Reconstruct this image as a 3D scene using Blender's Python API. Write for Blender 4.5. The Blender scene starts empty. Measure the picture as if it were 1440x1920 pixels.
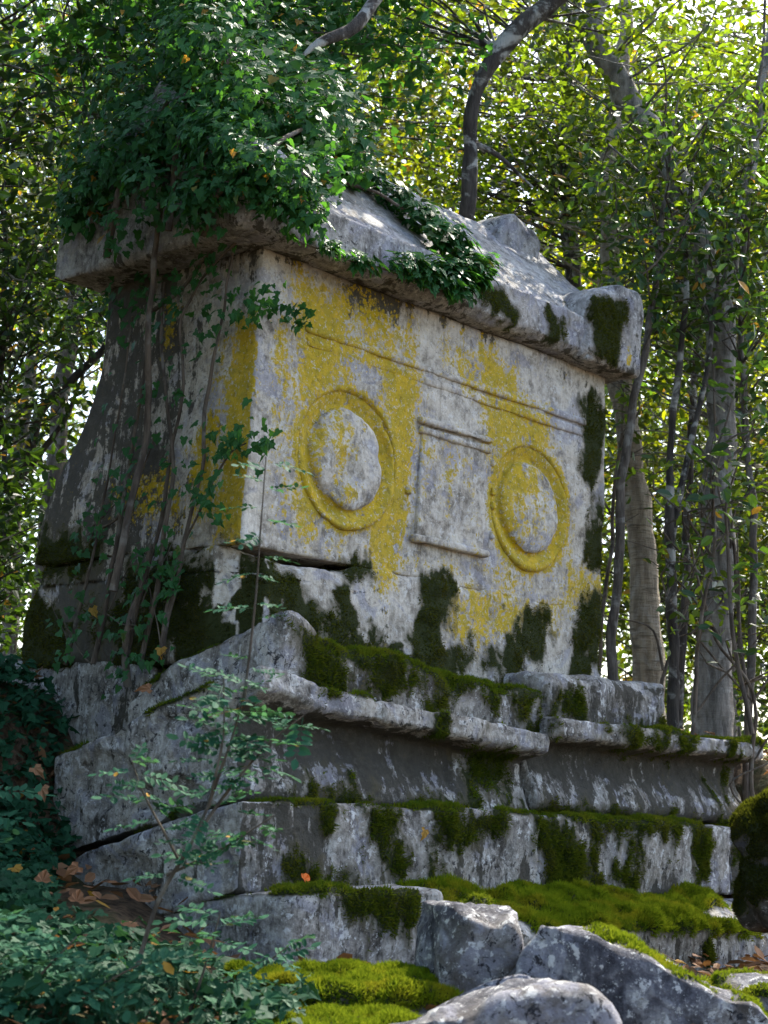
import bpy, math
import numpy as np
from mathutils import Vector, Matrix, Quaternion

sc = bpy.context.scene
R = math.radians
EYE = 1.6                       # eye height above the ground at the camera
# ------------------------------------------------------------------ camera
cam = bpy.data.cameras.new('camera'); camo = bpy.data.objects.new('camera', cam)
sc.collection.objects.link(camo)
cam.sensor_fit = 'VERTICAL'; cam.sensor_height = 36; cam.sensor_width = 27
cam.lens = 3165.5 / 1920 * 36
cam.clip_start = .05; cam.clip_end = 2000
camo.matrix_world = Matrix.Translation((0, 0, EYE)) @ Matrix.Rotation(R(90 + 10.176), 4, 'X') @ Matrix.Rotation(R(2.696), 4, 'Z')
cam.dof.use_dof = True; cam.dof.focus_distance = 7.6; cam.dof.aperture_fstop = 5.0
sc.camera = camo
# ------------------------------------------------------------------ sky, sun, exposure
SUN_EL, SUN_AZ = R(50), R(32)   # azimuth from +Y towards +X
world = bpy.data.worlds.new('World'); sc.world = world; world.use_nodes = True
wn = world.node_tree.nodes; wl = world.node_tree.links
sky = wn.new('ShaderNodeTexSky'); sky.sky_type = 'NISHITA'; sky.sun_disc = False
sky.dust_density = 2.5; sky.ozone_density = .4
sky.sun_elevation = SUN_EL; sky.sun_rotation = SUN_AZ
bg = wn['Background']; bg.inputs['Strength'].default_value = .15
wl.new(sky.outputs[0], bg.inputs[0])
sd = bpy.data.lights.new('sun', 'SUN'); sd.energy = 3.6; sd.angle = R(.5); sd.color = (1, .94, .82)
suno = bpy.data.objects.new('sun', sd); sc.collection.objects.link(suno)
tosun = Vector((math.sin(SUN_AZ) * math.cos(SUN_EL), math.cos(SUN_AZ) * math.cos(SUN_EL), math.sin(SUN_EL)))
suno.rotation_euler = tosun.to_track_quat('Z', 'Y').to_euler(); suno.location = tosun * 60
vs = sc.view_settings; vs.view_transform = 'Standard'; vs.look = 'None'; vs.gamma = 1; vs.exposure = 1.9
try: vs.use_curve_mapping = False
except Exception: pass
sc.cycles.max_bounces = 6; sc.cycles.diffuse_bounces = 3; sc.cycles.glossy_bounces = 2
sc.cycles.transmission_bounces = 4; sc.cycles.transparent_max_bounces = 4
sc.cycles.sample_clamp_indirect = 6

# ------------------------------------------------------------------ numpy helpers
rng = np.random.default_rng(7)
def nrm(v): return v / np.maximum(np.linalg.norm(v, axis=-1, keepdims=True), 1e-9)
def _hash(ix, iy, iz, seed):
    h = (ix.astype(np.int64) * 374761393 + iy.astype(np.int64) * 668265263 + iz.astype(np.int64) * 2147483647 + seed * 144665) & 0xffffffff
    h = ((h ^ (h >> 13)) * 1274126177) & 0xffffffff
    h = ((h ^ (h >> 16)) * 2246822519) & 0xffffffff
    return ((h ^ (h >> 15)) & 0xffffff) / float(0xffffff)
def vnoise(p, seed=0):
    i = np.floor(p).astype(np.int64); f = p - i; f = f * f * (3 - 2 * f); o = 0
    for dx in (0, 1):
        for dy in (0, 1):
            for dz in (0, 1):
                w = (f[:, 0] if dx else 1 - f[:, 0]) * (f[:, 1] if dy else 1 - f[:, 1]) * (f[:, 2] if dz else 1 - f[:, 2])
                o = o + w * _hash(i[:, 0] + dx, i[:, 1] + dy, i[:, 2] + dz, seed)
    return o
def fbm(p, scale=1., octv=4, seed=0, gain=.5):
    p = np.asarray(p, float) * scale; a = 1.; s = 0.; t = 0.
    for k in range(octv):
        s = s + a * (vnoise(p, seed + k * 17) * 2 - 1); t += a; a *= gain; p = p * 2.03 + 11.3
    return s / t
def smooth(a, b, x):
    u = np.clip((x - a) / (b - a), 0, 1); return u * u * (3 - 2 * u)
def polymask(x, y, polys, soft, wob=None):
    """soft polygon coverage: the largest weight of the polygons that hold the point"""
    out = np.zeros(len(x))
    if wob is not None: x = x + wob[0]; y = y + wob[1]
    for w, pl in polys:
        pl = np.array(pl, float); ins = np.zeros(len(x), bool); d2 = np.full(len(x), 1e9); n = len(pl)
        for i in range(n):
            a, b = pl[i], pl[(i + 1) % n]
            c = ((a[1] > y) != (b[1] > y)) & (x < (b[0] - a[0]) * (y - a[1]) / (b[1] - a[1] + 1e-12) + a[0]); ins ^= c
            e = b - a; h = np.clip(((x - a[0]) * e[0] + (y - a[1]) * e[1]) / (e @ e + 1e-12), 0, 1)
            d2 = np.minimum(d2, (x - a[0] - h * e[0]) ** 2 + (y - a[1] - h * e[1]) ** 2)
        s = np.sqrt(d2) * np.where(ins, 1, -1)
        out = np.maximum(out, w * smooth(-soft, soft, s))
    return out
def vnormals(V, F):
    a = V[F[:, 1]] - V[F[:, 0]]; b = V[F[:, -1]] - V[F[:, 0]]; fn = np.cross(a, b)
    N = np.zeros_like(V)
    for k in range(F.shape[1]): np.add.at(N, F[:, k], fn)
    return nrm(N)
# ------------------------------------------------------------------ object helpers
def tag(o, label=None, cat=None, group=None, kind=None):
    for k, v in (('label', label), ('category', cat), ('group', group), ('kind', kind)):
        if v: o[k] = v
    return o
def link(o, parent=None):
    sc.collection.objects.link(o)
    if parent is not None: o.parent = parent
    return o
def mesh(name, V, F, mat, attrs=None, smooth_=True):
    me = bpy.data.meshes.new(name); V = np.ascontiguousarray(V, np.float32); F = np.ascontiguousarray(F, np.int32)
    k = F.shape[1]; n = len(F)
    me.vertices.add(len(V)); me.vertices.foreach_set('co', V.ravel())
    me.loops.add(n * k); me.loops.foreach_set('vertex_index', F.ravel())
    me.polygons.add(n); me.polygons.foreach_set('loop_start', np.arange(0, n * k, k, dtype=np.int32))
    me.polygons.foreach_set('use_smooth', np.full(n, smooth_, bool))
    for a, v in (attrs or {}).items():
        at = me.attributes.new(a, 'FLOAT', 'POINT'); at.data.foreach_set('value', np.ascontiguousarray(v, np.float32))
    me.update(calc_edges=True); me.validate(); me.materials.append(mat)
    return me
def obj(name, V, F, mat, parent=None, attrs=None, smooth_=True):
    return link(bpy.data.objects.new(name, mesh(name, V, F, mat, attrs, smooth_)), parent)
def empty(name, loc, rz=0):
    o = bpy.data.objects.new(name, None); o.empty_display_size = .2; sc.collection.objects.link(o)
    o.location = loc; o.rotation_euler = (0, 0, rz); return o
# ------------------------------------------------------------------ materials
class NT:
    def __init__(s, name):
        s.m = bpy.data.materials.new(name); s.m.use_nodes = True; s.t = s.m.node_tree
        s.t.nodes.clear(); s.out = s.t.nodes.new('ShaderNodeOutputMaterial')
    def n(s, typ, ins=None, **kw):
        nd = s.t.nodes.new(typ)
        for k, v in kw.items(): setattr(nd, k, v)
        for k, v in (ins or {}).items(): s.set(nd.inputs[k], v)
        return nd
    def set(s, sock, v):
        if isinstance(v, bpy.types.NodeSocket): s.t.links.new(v, sock)
        elif isinstance(v, (tuple, list)) and len(v) == 3 and sock.type == 'RGBA': sock.default_value = (*v, 1)
        else: sock.default_value = v
    def noise(s, co, scale, detail=5, rough=.6, dist=0.):
        return s.n('ShaderNodeTexNoise', {'Vector': co, 'Scale': scale, 'Detail': detail, 'Roughness': rough, 'Distortion': dist}).outputs[0]
    def math(s, op, a, b=0., c=0.):
        return s.n('ShaderNodeMath', {0: a, 1: b, 2: c}, operation=op).outputs[0]
    def step(s, v, a, b, lo=0., hi=1.):
        return s.n('ShaderNodeMapRange', {0: v, 1: a, 2: b, 3: lo, 4: hi}, interpolation_type='SMOOTHSTEP').outputs[0]
    def mix(s, f, a, b, mode='MIX'):
        nd = s.n('ShaderNodeMix', data_type='RGBA', blend_type=mode)
        s.set(nd.inputs[0], f); s.set(nd.inputs[6], a); s.set(nd.inputs[7], b); return nd.outputs[2]
    def attr(s, name): return s.n('ShaderNodeAttribute', attribute_name=name).outputs['Fac']
    def map(s, co, sc_): return s.n('ShaderNodeMapping', {'Vector': co, 'Scale': sc_}).outputs[0]
    def done(s, sh): s.t.links.new(sh, s.out.inputs[0]); return s.m

def stone_mat(name, lo, mid, hi, speck=.5, white=.5, streak=1., bump=.5, sz=1.6):
    g = NT(name); co = g.n('ShaderNodeTexCoord').outputs['Object']
    c = lambda v, a: g.math('MULTIPLY', g.math('SUBTRACT', v, .5), a)
    add = lambda *a: a[0] if len(a) == 1 else g.math('ADD', a[0], add(*a[1:]))
    n1 = g.noise(co, 1.7, 5, .6); n0 = g.noise(co, 3.4, 7, .65, .4); n2 = g.noise(co, 9, 10, .72, .3); n3 = g.noise(co, 62, 5, .7); n4 = g.noise(co, 19, 7, .7, .5); nf = g.noise(co, 36, 7, .75)
    st = g.noise(g.map(co, (8, 8, sz)), 1.5, 8, .7); sf = g.noise(g.map(co, (60, 60, 9)), 1, 4, .6)
    rp = g.n('ShaderNodeValToRGB', {0: add(.5, c(n0, .55), c(n2, .85), c(nf, .42), c(sf, .25))})
    e = rp.color_ramp.elements; e[0].position = .33; e[0].color = (*lo, 1); e[1].position = .67; e[1].color = (*hi, 1)
    m = e.new(.49); m.color = (*mid, 1)
    col = rp.outputs[0]
    col = g.mix(g.step(n1, .45, .62, 0, .5), col, g.mix(.45, col, (.36, .30, .21)))
    col = g.mix(g.step(g.noise(co, 4.1, 6, .7, .8), .52, .60, 0, .55), col, g.mix(nf, (.17, .175, .22), (.36, .365, .43)))      # blue-grey crust
    col = g.mix(g.math('MULTIPLY', g.step(add(n4, c(nf, .5)), .57, .62), white), col, (.62, .62, .60))                       # pale crust
    col = g.mix(g.math('MULTIPLY', g.step(n3, .61, .66), .75), col, (.60, .60, .57))
    sp = g.math('MULTIPLY', g.step(add(g.noise(co, 24, 6, .72, 1.), c(n3, .3)), .57, .60), g.step(g.noise(co, 3.2, 3), .42, .58))
    col = g.mix(g.math('MULTIPLY', sp, speck), col, (.030, .030, .034))                         # black lichen dots
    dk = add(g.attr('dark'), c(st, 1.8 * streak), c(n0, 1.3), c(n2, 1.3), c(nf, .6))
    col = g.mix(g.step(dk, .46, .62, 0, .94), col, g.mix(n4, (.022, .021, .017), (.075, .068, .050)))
    yl = add(g.attr('yel'), c(st, 1.3), c(n2, 1.5), c(nf, .9), c(n3, .6))
    vo = g.n('ShaderNodeTexVoronoi', {'Vector': g.mix(.06, co, g.n('ShaderNodeTexNoise', {'Vector': co, 'Scale': 30.}).outputs[1]), 'Scale': 48.}, feature='F1').outputs[0]
    yl = add(yl, g.math('MULTIPLY', g.math('SUBTRACT', .38, vo), .6))
    ycol = g.mix(g.step(n4, .40, .60), (.52, .35, .002), (.37, .275, .003)); ycol = g.mix(g.step(g.noise(co, 21, 4), .57, .66, 0, .55), ycol, (.60, .37, .004))
    ycol = g.mix(g.step(n3, .57, .63, 0, .85), ycol, (.52, .50, .42)); ycol = g.mix(g.step(nf, .36, .48, .6, 0), ycol, (.15, .115, .012))
    col = g.mix(g.step(yl, .46, .76, 0, .93), col, ycol)
    ms = add(g.attr('moss'), c(n2, 1.2), c(nf, .8))
    col = g.mix(g.step(ms, .08, .42, 0, .8), col, g.mix(n4, (.05, .045, .024), (.12, .105, .065)))
    col = g.mix(g.step(ms, .40, .56), col, g.mix(nf, (.012, .016, .004), (.034, .042, .010)))
    h = add(g.math('MULTIPLY', n2, .55), g.math('MULTIPLY', n3, .10), g.math('MULTIPLY', nf, .28), g.math('MULTIPLY', n4, .2))
    bp = g.n('ShaderNodeBump', {'Strength': bump, 'Distance': .05, 'Height': h})
    return g.done(g.n('ShaderNodeBsdfPrincipled', {'Base Color': col, 'Roughness': .9, 'Specular IOR Level': .2, 'Normal': bp.outputs[0]}).outputs[0])

def leaf_mat(name, a, b, trans, tmix=.45, rough=.42, spec=.5, old=.965):
    g = NT(name); v = g.attr('var'); co = g.n('ShaderNodeTexCoord').outputs['Object']
    rn = g.n('ShaderNodeObjectInfo').outputs['Random']
    v = g.math('FRACT', g.math('ADD', v, g.math('MULTIPLY', rn, 1.0)))
    col = g.mix(v, a, b); col = g.mix(g.step(v, old, old + .012), col, (.30, .17, .03))
    tr = g.mix(g.step(v, .22, .62), trans, tuple(c * .16 for c in trans)); tr = g.mix(g.step(v, old, old + .012), tr, (.55, .30, .03))  # most leaves dimmed: canopy shade put into the translucent colour
    p = g.n('ShaderNodeBsdfPrincipled', {'Base Color': col, 'Roughness': rough, 'Specular IOR Level': spec}).outputs[0]
    t = g.n('ShaderNodeBsdfTranslucent', {'Color': tr}).outputs[0]
    return g.done(g.n('ShaderNodeMixShader', {0: tmix, 1: p, 2: t}).outputs[0])

def bark_mat(name, a, b, lich=.3, bands=0.):
    g = NT(name); co = g.n('ShaderNodeTexCoord').outputs['Object']
    n = g.noise(g.map(co, (14, 14, 3)), 1.6, 7, .65); n2 = g.noise(co, 7, 5, .6, .5); bd = g.noise(g.map(co, (5, 5, 40)), 1.2, 4, .6)
    col = g.mix(g.step(n, .35, .65), a, b)
    col = g.mix(g.math('MULTIPLY', g.step(n2, .52, .64), lich), col, (.42, .42, .38))
    col = g.mix(g.math('MULTIPLY', g.step(bd, .55, .66), bands), col, (.10, .085, .06))
    bp = g.n('ShaderNodeBump', {'Strength': 1., 'Distance': .03, 'Height': g.math('ADD', n, g.math('MULTIPLY', bd, bands))})
    return g.done(g.n('ShaderNodeBsdfPrincipled', {'Base Color': col, 'Roughness': .9, 'Specular IOR Level': .2, 'Normal': bp.outputs[0]}).outputs[0])

def moss_mat(name, a, b, c):
    g = NT(name); v = g.attr('var'); co = g.n('ShaderNodeTexCoord').outputs['Object']
    col = g.mix(v, a, b); col = g.mix(g.step(g.noise(co, 6, 4), .48, .66), col, c)
    d = g.n('ShaderNodeBsdfDiffuse', {'Color': col}).outputs[0]; t = g.n('ShaderNodeBsdfTranslucent', {'Color': g.mix(.5, col, (.30, .34, .02))}).outputs[0]
    return g.done(g.n('ShaderNodeMixShader', {0: .3, 1: d, 2: t}).outputs[0])

def ground_mat():
    g = NT('forest_floor'); co = g.n('ShaderNodeTexCoord').outputs['Object']
    a = g.noise(co, 2.5, 6, .65); b = g.noise(co, 22, 6, .7)
    col = g.mix(g.step(b, .35, .65), (.035, .025, .016), (.13, .085, .05)); col = g.mix(g.step(a, .5, .65, 0, .6), col, (.035, .05, .015))
    bp = g.n('ShaderNodeBump', {'Strength': .8, 'Distance': .04, 'Height': b})
    return g.done(g.n('ShaderNodeBsdfPrincipled', {'Base Color': col, 'Roughness': .95, 'Specular IOR Level': .1, 'Normal': bp.outputs[0]}).outputs[0])

M = dict(
    chest=stone_mat('weathered_limestone_chest', (.17, .15, .12), (.45, .41, .345), (.70, .655, .565), .45, .5, .9, .6, 1.3),
    lid=stone_mat('weathered_limestone_lid', (.09, .085, .08), (.29, .28, .265), (.54, .525, .50), .9, .5, .7, .8),
    podium=stone_mat('weathered_limestone_podium', (.055, .050, .043), (.29, .272, .242), (.66, .64, .59), .95, .85, 1.1, .95, 2.0),
    rock=stone_mat('grey_rock', (.028, .028, .034), (.10, .10, .115), (.36, .36, .37), 1., .85, .4, 1., 6),
    ivy=leaf_mat('ivy_leaf', (.011, .056, .020), (.036, .138, .034), (.13, .38, .03), .34, .48, .2, .985),
    leafA=leaf_mat('laurel_leaf', (.022, .060, .012), (.050, .105, .018), (.29, .43, .012), .48, .42, .4, .982),
    leafB=leaf_mat('oak_leaf', (.028, .075, .012), (.055, .12, .016), (.49, .54, .010), .54, .42, .4, .978),
    leafC=leaf_mat('dark_evergreen_leaf', (.010, .040, .014), (.024, .068, .024), (.16, .32, .02), .4, .42, .4, .985),
    frond=leaf_mat('ash_leaflet', (.014, .068, .040), (.034, .115, .060), (.10, .26, .09), .3, .65, .06, .985),
    dead=leaf_mat('fallen_leaf_brown', (.16, .075, .035), (.26, .14, .07), (.30, .14, .04), .25, .7, .2),
    orange=leaf_mat('fallen_leaf_orange', (.62, .13, .02), (.70, .16, .02), (.8, .2, .02), .3, .6, .2),
    moss=moss_mat('moss', (.022, .050, .006), (.075, .125, .010), (.12, .13, .012)),
    mossb=moss_mat('sunlit_tone_moss', (.05, .10, .006), (.16, .22, .010), (.24, .22, .014)),  # brighter copy of the moss, sunlight put into its colour
    givy=leaf_mat('ground_ivy_leaf', (.008, .040, .020), (.022, .085, .038), (.06, .18, .05), .22, .6, .10, .985),
    mossv=moss_mat('side_shade_moss', (.014, .030, .004), (.040, .066, .008), (.060, .062, .012)),  # darker copy for steep faces, their shade put into the colour
    mossd=moss_mat('dry_dark_moss', (.012, .018, .004), (.030, .036, .009), (.050, .042, .014)),
    barkgrey=bark_mat('smooth_grey_bark', (.10, .092, .08), (.26, .24, .21), .5, .3),
    bark=bark_mat('grey_bark', (.055, .047, .038), (.15, .13, .11), .35),
    barkpale=bark_mat('pale_banded_bark', (.17, .14, .10), (.33, .28, .20), .3, .7),
    barkdark=bark_mat('dark_lichen_bark', (.03, .026, .022), (.075, .065, .055), .75),
    vine=bark_mat('ivy_vine_bark', (.06, .048, .038), (.15, .12, .09), .2),
    ground=ground_mat())
# ------------------------------------------------------------------ tomb frame: s along the long face, w away from it, t above eye level
YAW = 0.8218760; CO = np.array([-.5804, 7.0, EYE])
AX = np.array([math.cos(YAW), math.sin(YAW), 0]); NX = np.array([-math.sin(YAW), math.cos(YAW), 0])
def W(s, w, t): return CO + AX * s + NX * w + np.array([0, 0, t])
def Wa(P): P = np.asarray(P, float); return CO + P[:, :1] * AX + P[:, 1:2] * NX + P[:, 2:] * np.array([0, 0, 1.])
def tomb_empty(name, O): return empty(name, W(*O), YAW)

def boxgrid(lo, hi, h):
    lo = np.array(lo, float); hi = np.array(hi, float)
    n = np.maximum(3, np.ceil((hi - lo) / h).astype(int)); st = n + 1; F = []
    def idx(i, j, k): return (i * st[1] + j) * st[2] + k
    for ax in range(3):
        u, v = [(1, 2), (2, 0), (0, 1)][ax]
        for side in (0, 1):
            a, b = np.meshgrid(np.arange(n[u]), np.arange(n[v]), indexing='ij'); a = a.ravel(); b = b.ravel(); q = []
            for da, db in ((0, 0), (1, 0), (1, 1), (0, 1)):
                c = [None] * 3; c[ax] = np.full(len(a), side * n[ax]); c[u] = a + da; c[v] = b + db; q.append(idx(*c))
            q = np.stack(q, 1); F.append(q if side else q[:, ::-1])
    F = np.concatenate(F); uq, inv = np.unique(F, return_inverse=True); F = inv.reshape(F.shape)
    k = uq % st[2]; j = (uq // st[2]) % st[1]; i = uq // (st[1] * st[2])
    V = lo + np.stack([i, j, k], 1) / n * (hi - lo)
    return V, F
def rounded(V, lo, hi, r):
    lo = np.array(lo, float); hi = np.array(hi, float); r = np.minimum(r, .45 * (hi - lo).min())[:, None]
    q = np.clip(V, lo + r, hi - r); d = V - q; L = np.linalg.norm(d, axis=1, keepdims=True)
    return np.where(L > 1e-9, q + d / np.maximum(L, 1e-9) * r, V)
def stone(lo, hi, h=.025, r=.03, chip=.5, rough=.012, big=.02, seed=0, warp=None, fine=.004):
    """an eroded block: chipped rounded arrises, warp, multi-scale relief -> V (displaced), F, P (undisplaced), N"""
    V, F = boxgrid(lo, hi, h)
    rr = r * (1 + chip * 3 * np.clip(fbm(V, 3.1, 3, seed + 5), -.25, 1) + chip * 2.0 * np.clip(fbm(V, 9, 2, seed + 6), -.3, 1))
    V = rounded(V, lo, hi, np.clip(rr, .004, None))
    if warp: V = warp(V)
    N = vnormals(V, F); P = V.copy()
    d = big * fbm(P, 1.6, 3, seed + 1) + rough * fbm(P, 5, 4, seed + 2) + fine * fbm(P, 22, 3, seed + 3, .6)
    pit = np.clip(fbm(P, 7, 3, seed + 4) - .28, 0, 1)
    V = V + N * (d - rough * 3 * pit)[:, None]
    return V, F, P, N
def blades(V, F, mask, dens, ln=(.010, .020), wd=.0035, up=.35, seed=0, cap=120000):
    """moss: single-triangle shoots standing on the masked faces"""
    g = np.random.default_rng(seed); a = V[F[:, 0]]; b = V[F[:, 1]]; c = V[F[:, 2]]; d = V[F[:, 3]]
    cr = np.cross(c - a, d - b) / 2; ar = np.linalg.norm(cr, axis=1); fn = nrm(cr)
    m = mask[F].mean(1) + .45 * fbm(V[F].mean(1), 18, 3, seed + 31, .7); w = ar * np.clip((m - .3) / .4, 0, 1)
    n = int(min(w.sum() * dens, cap))
    if n < 5: return None
    i = g.choice(len(F), n, p=w / w.sum()); u = g.random((n, 1)); v = g.random((n, 1))
    p = (a[i] * (1 - u) + b[i] * u) * (1 - v) + (d[i] * (1 - u) + c[i] * u) * v
    cl = .55 + .9 * np.clip(.5 + fbm(p, 14, 3, seed + 9), 0, 1)
    L = g.uniform(*ln, n) * cl; dr = nrm(fn[i] * .8 + np.array([0, 0, up]) + g.normal(0, .45, (n, 3)))
    sd_ = nrm(np.cross(dr, g.normal(0, 1, (n, 3)))) * wd * g.uniform(.7, 1.3, (n, 1))
    base = p - fn[i] * .003
    T = np.stack([base - sd_, base + sd_, base + dr * L[:, None]], 1).reshape(-1, 3)
    return T, np.arange(n * 3).reshape(-1, 3), {'var': np.repeat(np.clip(cl - .55 + g.normal(0, .12, n), 0, 1), 3)}
def add_moss(parent, V, F, mask, dens=60000, dark=False, O=None, label=None, **kw):
    b = blades(V, F, mask, dens, **kw)
    if b is None: return
    T = b[0] if O is None else b[0] - np.array(O)
    o = obj('moss', T, b[1], M[{True: 'mossd', False: 'moss'}.get(dark, dark)], parent, b[2], False); tag(o, label, kind='stuff'); return o
# ------------------------------------------------------------------ ground
def hground(x, y):
    """height of the forest floor, relative to eye level"""
    dx = x - CO[0]; dy = y - CO[1]; s = dx * AX[0] + dy * AX[1]; w = dx * NX[0] + dy * NX[1]
    front = -1.6 + .98 * smooth(.5, 5.2, y)
    back = .42 + .04 * np.clip(w, 0, 8) - .06 * np.clip(w - 9, 0, 60)
    k = smooth(.1, 1.3, w + 1.35 * smooth(3.3, 3.9, s))
    k = k * smooth(-1.3, 0.6, s + 1.2)
    h = front * (1 - k) + back * k
    bank = smooth(-1.25, -1.95, x) * smooth(6.2, 7.4, y)
    left = -.55 + .12 * np.clip(y - 5, -3, 3)
    lm = smooth(-.3, -1.0, x) * smooth(3.5, 5, y) * (1 - k)
    h = h * (1 - lm) + left * lm
    h = h + bank * np.clip(.55 - h, 0, 2)
    far = smooth(20, 60, np.hypot(x, y)); return h * (1 - far) + (-2.0) * far
def make_ground():
    u = np.linspace(-1, 1, 221); gx = 3.2 * np.sinh(u * 6.2) / np.sinh(6.2) * 130 + u * 6
    v = np.linspace(-1, 1, 221); gy = 7 + 3.2 * np.sinh(v * 6.2) / np.sinh(6.2) * 130 + v * 6
    X, Y = np.meshgrid(gx, gy, indexing='ij'); x = X.ravel(); y = Y.ravel(); P = np.stack([x, y, x * 0], 1)
    near = 1 - smooth(15, 40, np.hypot(x, y))
    z = EYE + hground(x, y) + near * (.05 * fbm(P, 1.3, 4, 3) + .015 * fbm(P, 9, 3, 4))
    n = len(gx); i = np.arange(n - 1); I, J = np.meshgrid(i, i, indexing='ij'); a = (I * n + J).ravel()
    F = np.stack([a, a + n, a + n + 1, a + 1], 1)
    o = obj('ground', np.stack([x, y, z], 1), F, M['ground']); tag(o, 'brown forest floor rising behind the tomb', kind='structure')
make_ground()
def zg(x, y): return EYE + float(hground(np.array([x]), np.array([y]))[0])

# ------------------------------------------------------------------ lichen and moss maps of the tomb, in metres on its faces (s or w, t)
YEL_F = [(1.0, [(.23, 2.32), (.53, 2.34), (.55, 1.96), (.53, 1.87), (.3, 1.75), (.25, 2.03)]), (.95, [(.28, 2.14), (.99, 2.11), (1.0, 2.02), (.28, 2.04)]),
  (.62, [(.53, 2.34), (1.03, 2.35), (1.03, 2.09), (.55, 2.08)]),
  (1.2, [(.78, 2.1), (1.02, 2.08), (1.03, 1.81), (1.01, 1.47), (.97, 1.31), (.96, 1.1), (.82, 1.1), (.82, 1.39), (.89, 1.63), (.85, 1.87)]),
  (.75, [(.27, 1.75), (.4, 1.78), (.44, 1.3), (.58, 1.2), (.32, 1.19), (.23, 1.41)]), (.5, [(.05, 2.07), (.24, 2.13), (.32, 1.16), (.13, 1.16)]),
  (1.05, [(1.51, 2.3), (1.77, 2.26), (1.8, 2.12), (1.53, 2.12)]), (.95, [(1.53, 2.12), (1.8, 2.12), (2.08, 2.05), (2.11, 1.85), (1.88, 1.87), (1.69, 1.78), (1.64, 1.66), (1.54, 1.91)]),
  (.6, [(1.21, 2.27), (1.51, 2.28), (1.53, 2.07), (1.22, 2.11)]), (.8, [(2.09, 1.74), (2.26, 1.68), (2.27, 1.35), (2.03, 1.25), (2.15, 1.47)]),
  (.72, [(1.28, 1.1), (1.6, 1.09), (2.26, 1.09), (2.27, .98), (1.83, .88), (1.54, .81), (1.32, .85)]), (.75, [(2.25, 1.32), (2.58, 1.31), (2.59, 1.11), (2.26, 1.09)]),
  (.48, [(.58, 1.2), (1.55, 1.25), (2.21, 1.25), (1.99, 1.14), (.8, 1.09)]), (.36, [(1.06, 1.81), (1.54, 1.82), (1.54, 1.43), (1.07, 1.48)])]
MOSS_F = [(1, [(2.34, 2.23), (2.44, 2.27), (2.59, 2.15), (2.6, 1.95), (2.46, 1.83), (2.38, 1.88), (2.39, 2.02)]), (1, [(2.51, 1.7), (2.56, 1.74), (2.58, 1.54), (2.58, 1.38), (2.44, 1.36), (2.47, 1.56)]),
  (1, [(2.4, 1.17), (2.56, 1.18), (2.56, .89), (2.39, .85), (2.36, 1.05)]), (1, [(1.85, .93), (2.17, 1.06), (2.17, .99), (2.05, .81), (1.79, .81)]),
  (1, [(1.17, 1.08), (1.3, 1.11), (1.34, .98), (1.3, .79), (1.11, .77), (1.18, .94)]), (1, [(.22, .96), (.28, .98), (.4, .89), (.59, .87), (.65, .73), (.35, .71), (.28, .81)]),
  (.8, [(.62, 1.1), (.76, 1.11), (.73, 1.06), (.65, 1.05)]), (.8, [(.78, .82), (1.19, .84), (1.3, .8), (.82, .74)]), (.7, [(1.34, .79), (1.83, .83), (1.79, .75), (1.35, .73)])]
YEL_L = [(1.25, [(.11, 2.11), (-.02, 2.07), (-.02, 1.69), (-.02, 1.09), (.18, 1.1), (.14, 1.5), (.16, 1.81)]), (.95, [(.63, 2.26), (.5, 2.25), (.53, 2.16), (.59, 2.02)]),
  (.8, [(.4, 1.57), (.18, 1.72), (.13, 1.12), (.34, 1.16)]), (.6, [(.26, 2.11), (.11, 2.09), (.16, 1.81), (.29, 1.73)]), (.5, [(.92, 1.46), (.41, 1.5), (.37, 1.14), (.89, 1.21)])]
MOSS_L = [(1, [(.74, 1.01), (.43, 1.02), (.19, 1.04), (.14, .94), (.23, .81), (.39, .67), (.76, .68), (.76, .86)]), (1, [(.09, 1.06), (-.25, 1.08), (-.28, .93), (-.17, .73), (.36, .68), (.17, .81), (.07, .92)]),
  (1, [(1.34, 1.24), (.93, 1.16), (.95, 1.06), (1.26, .98), (1.48, 1.02)]), (.8, [(1.47, .94), (1.34, .94), (1.34, .66), (1.51, .67)]), (.8, [(1.04, .85), (.78, .86), (.79, .68), (.99, .7)])]
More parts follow.
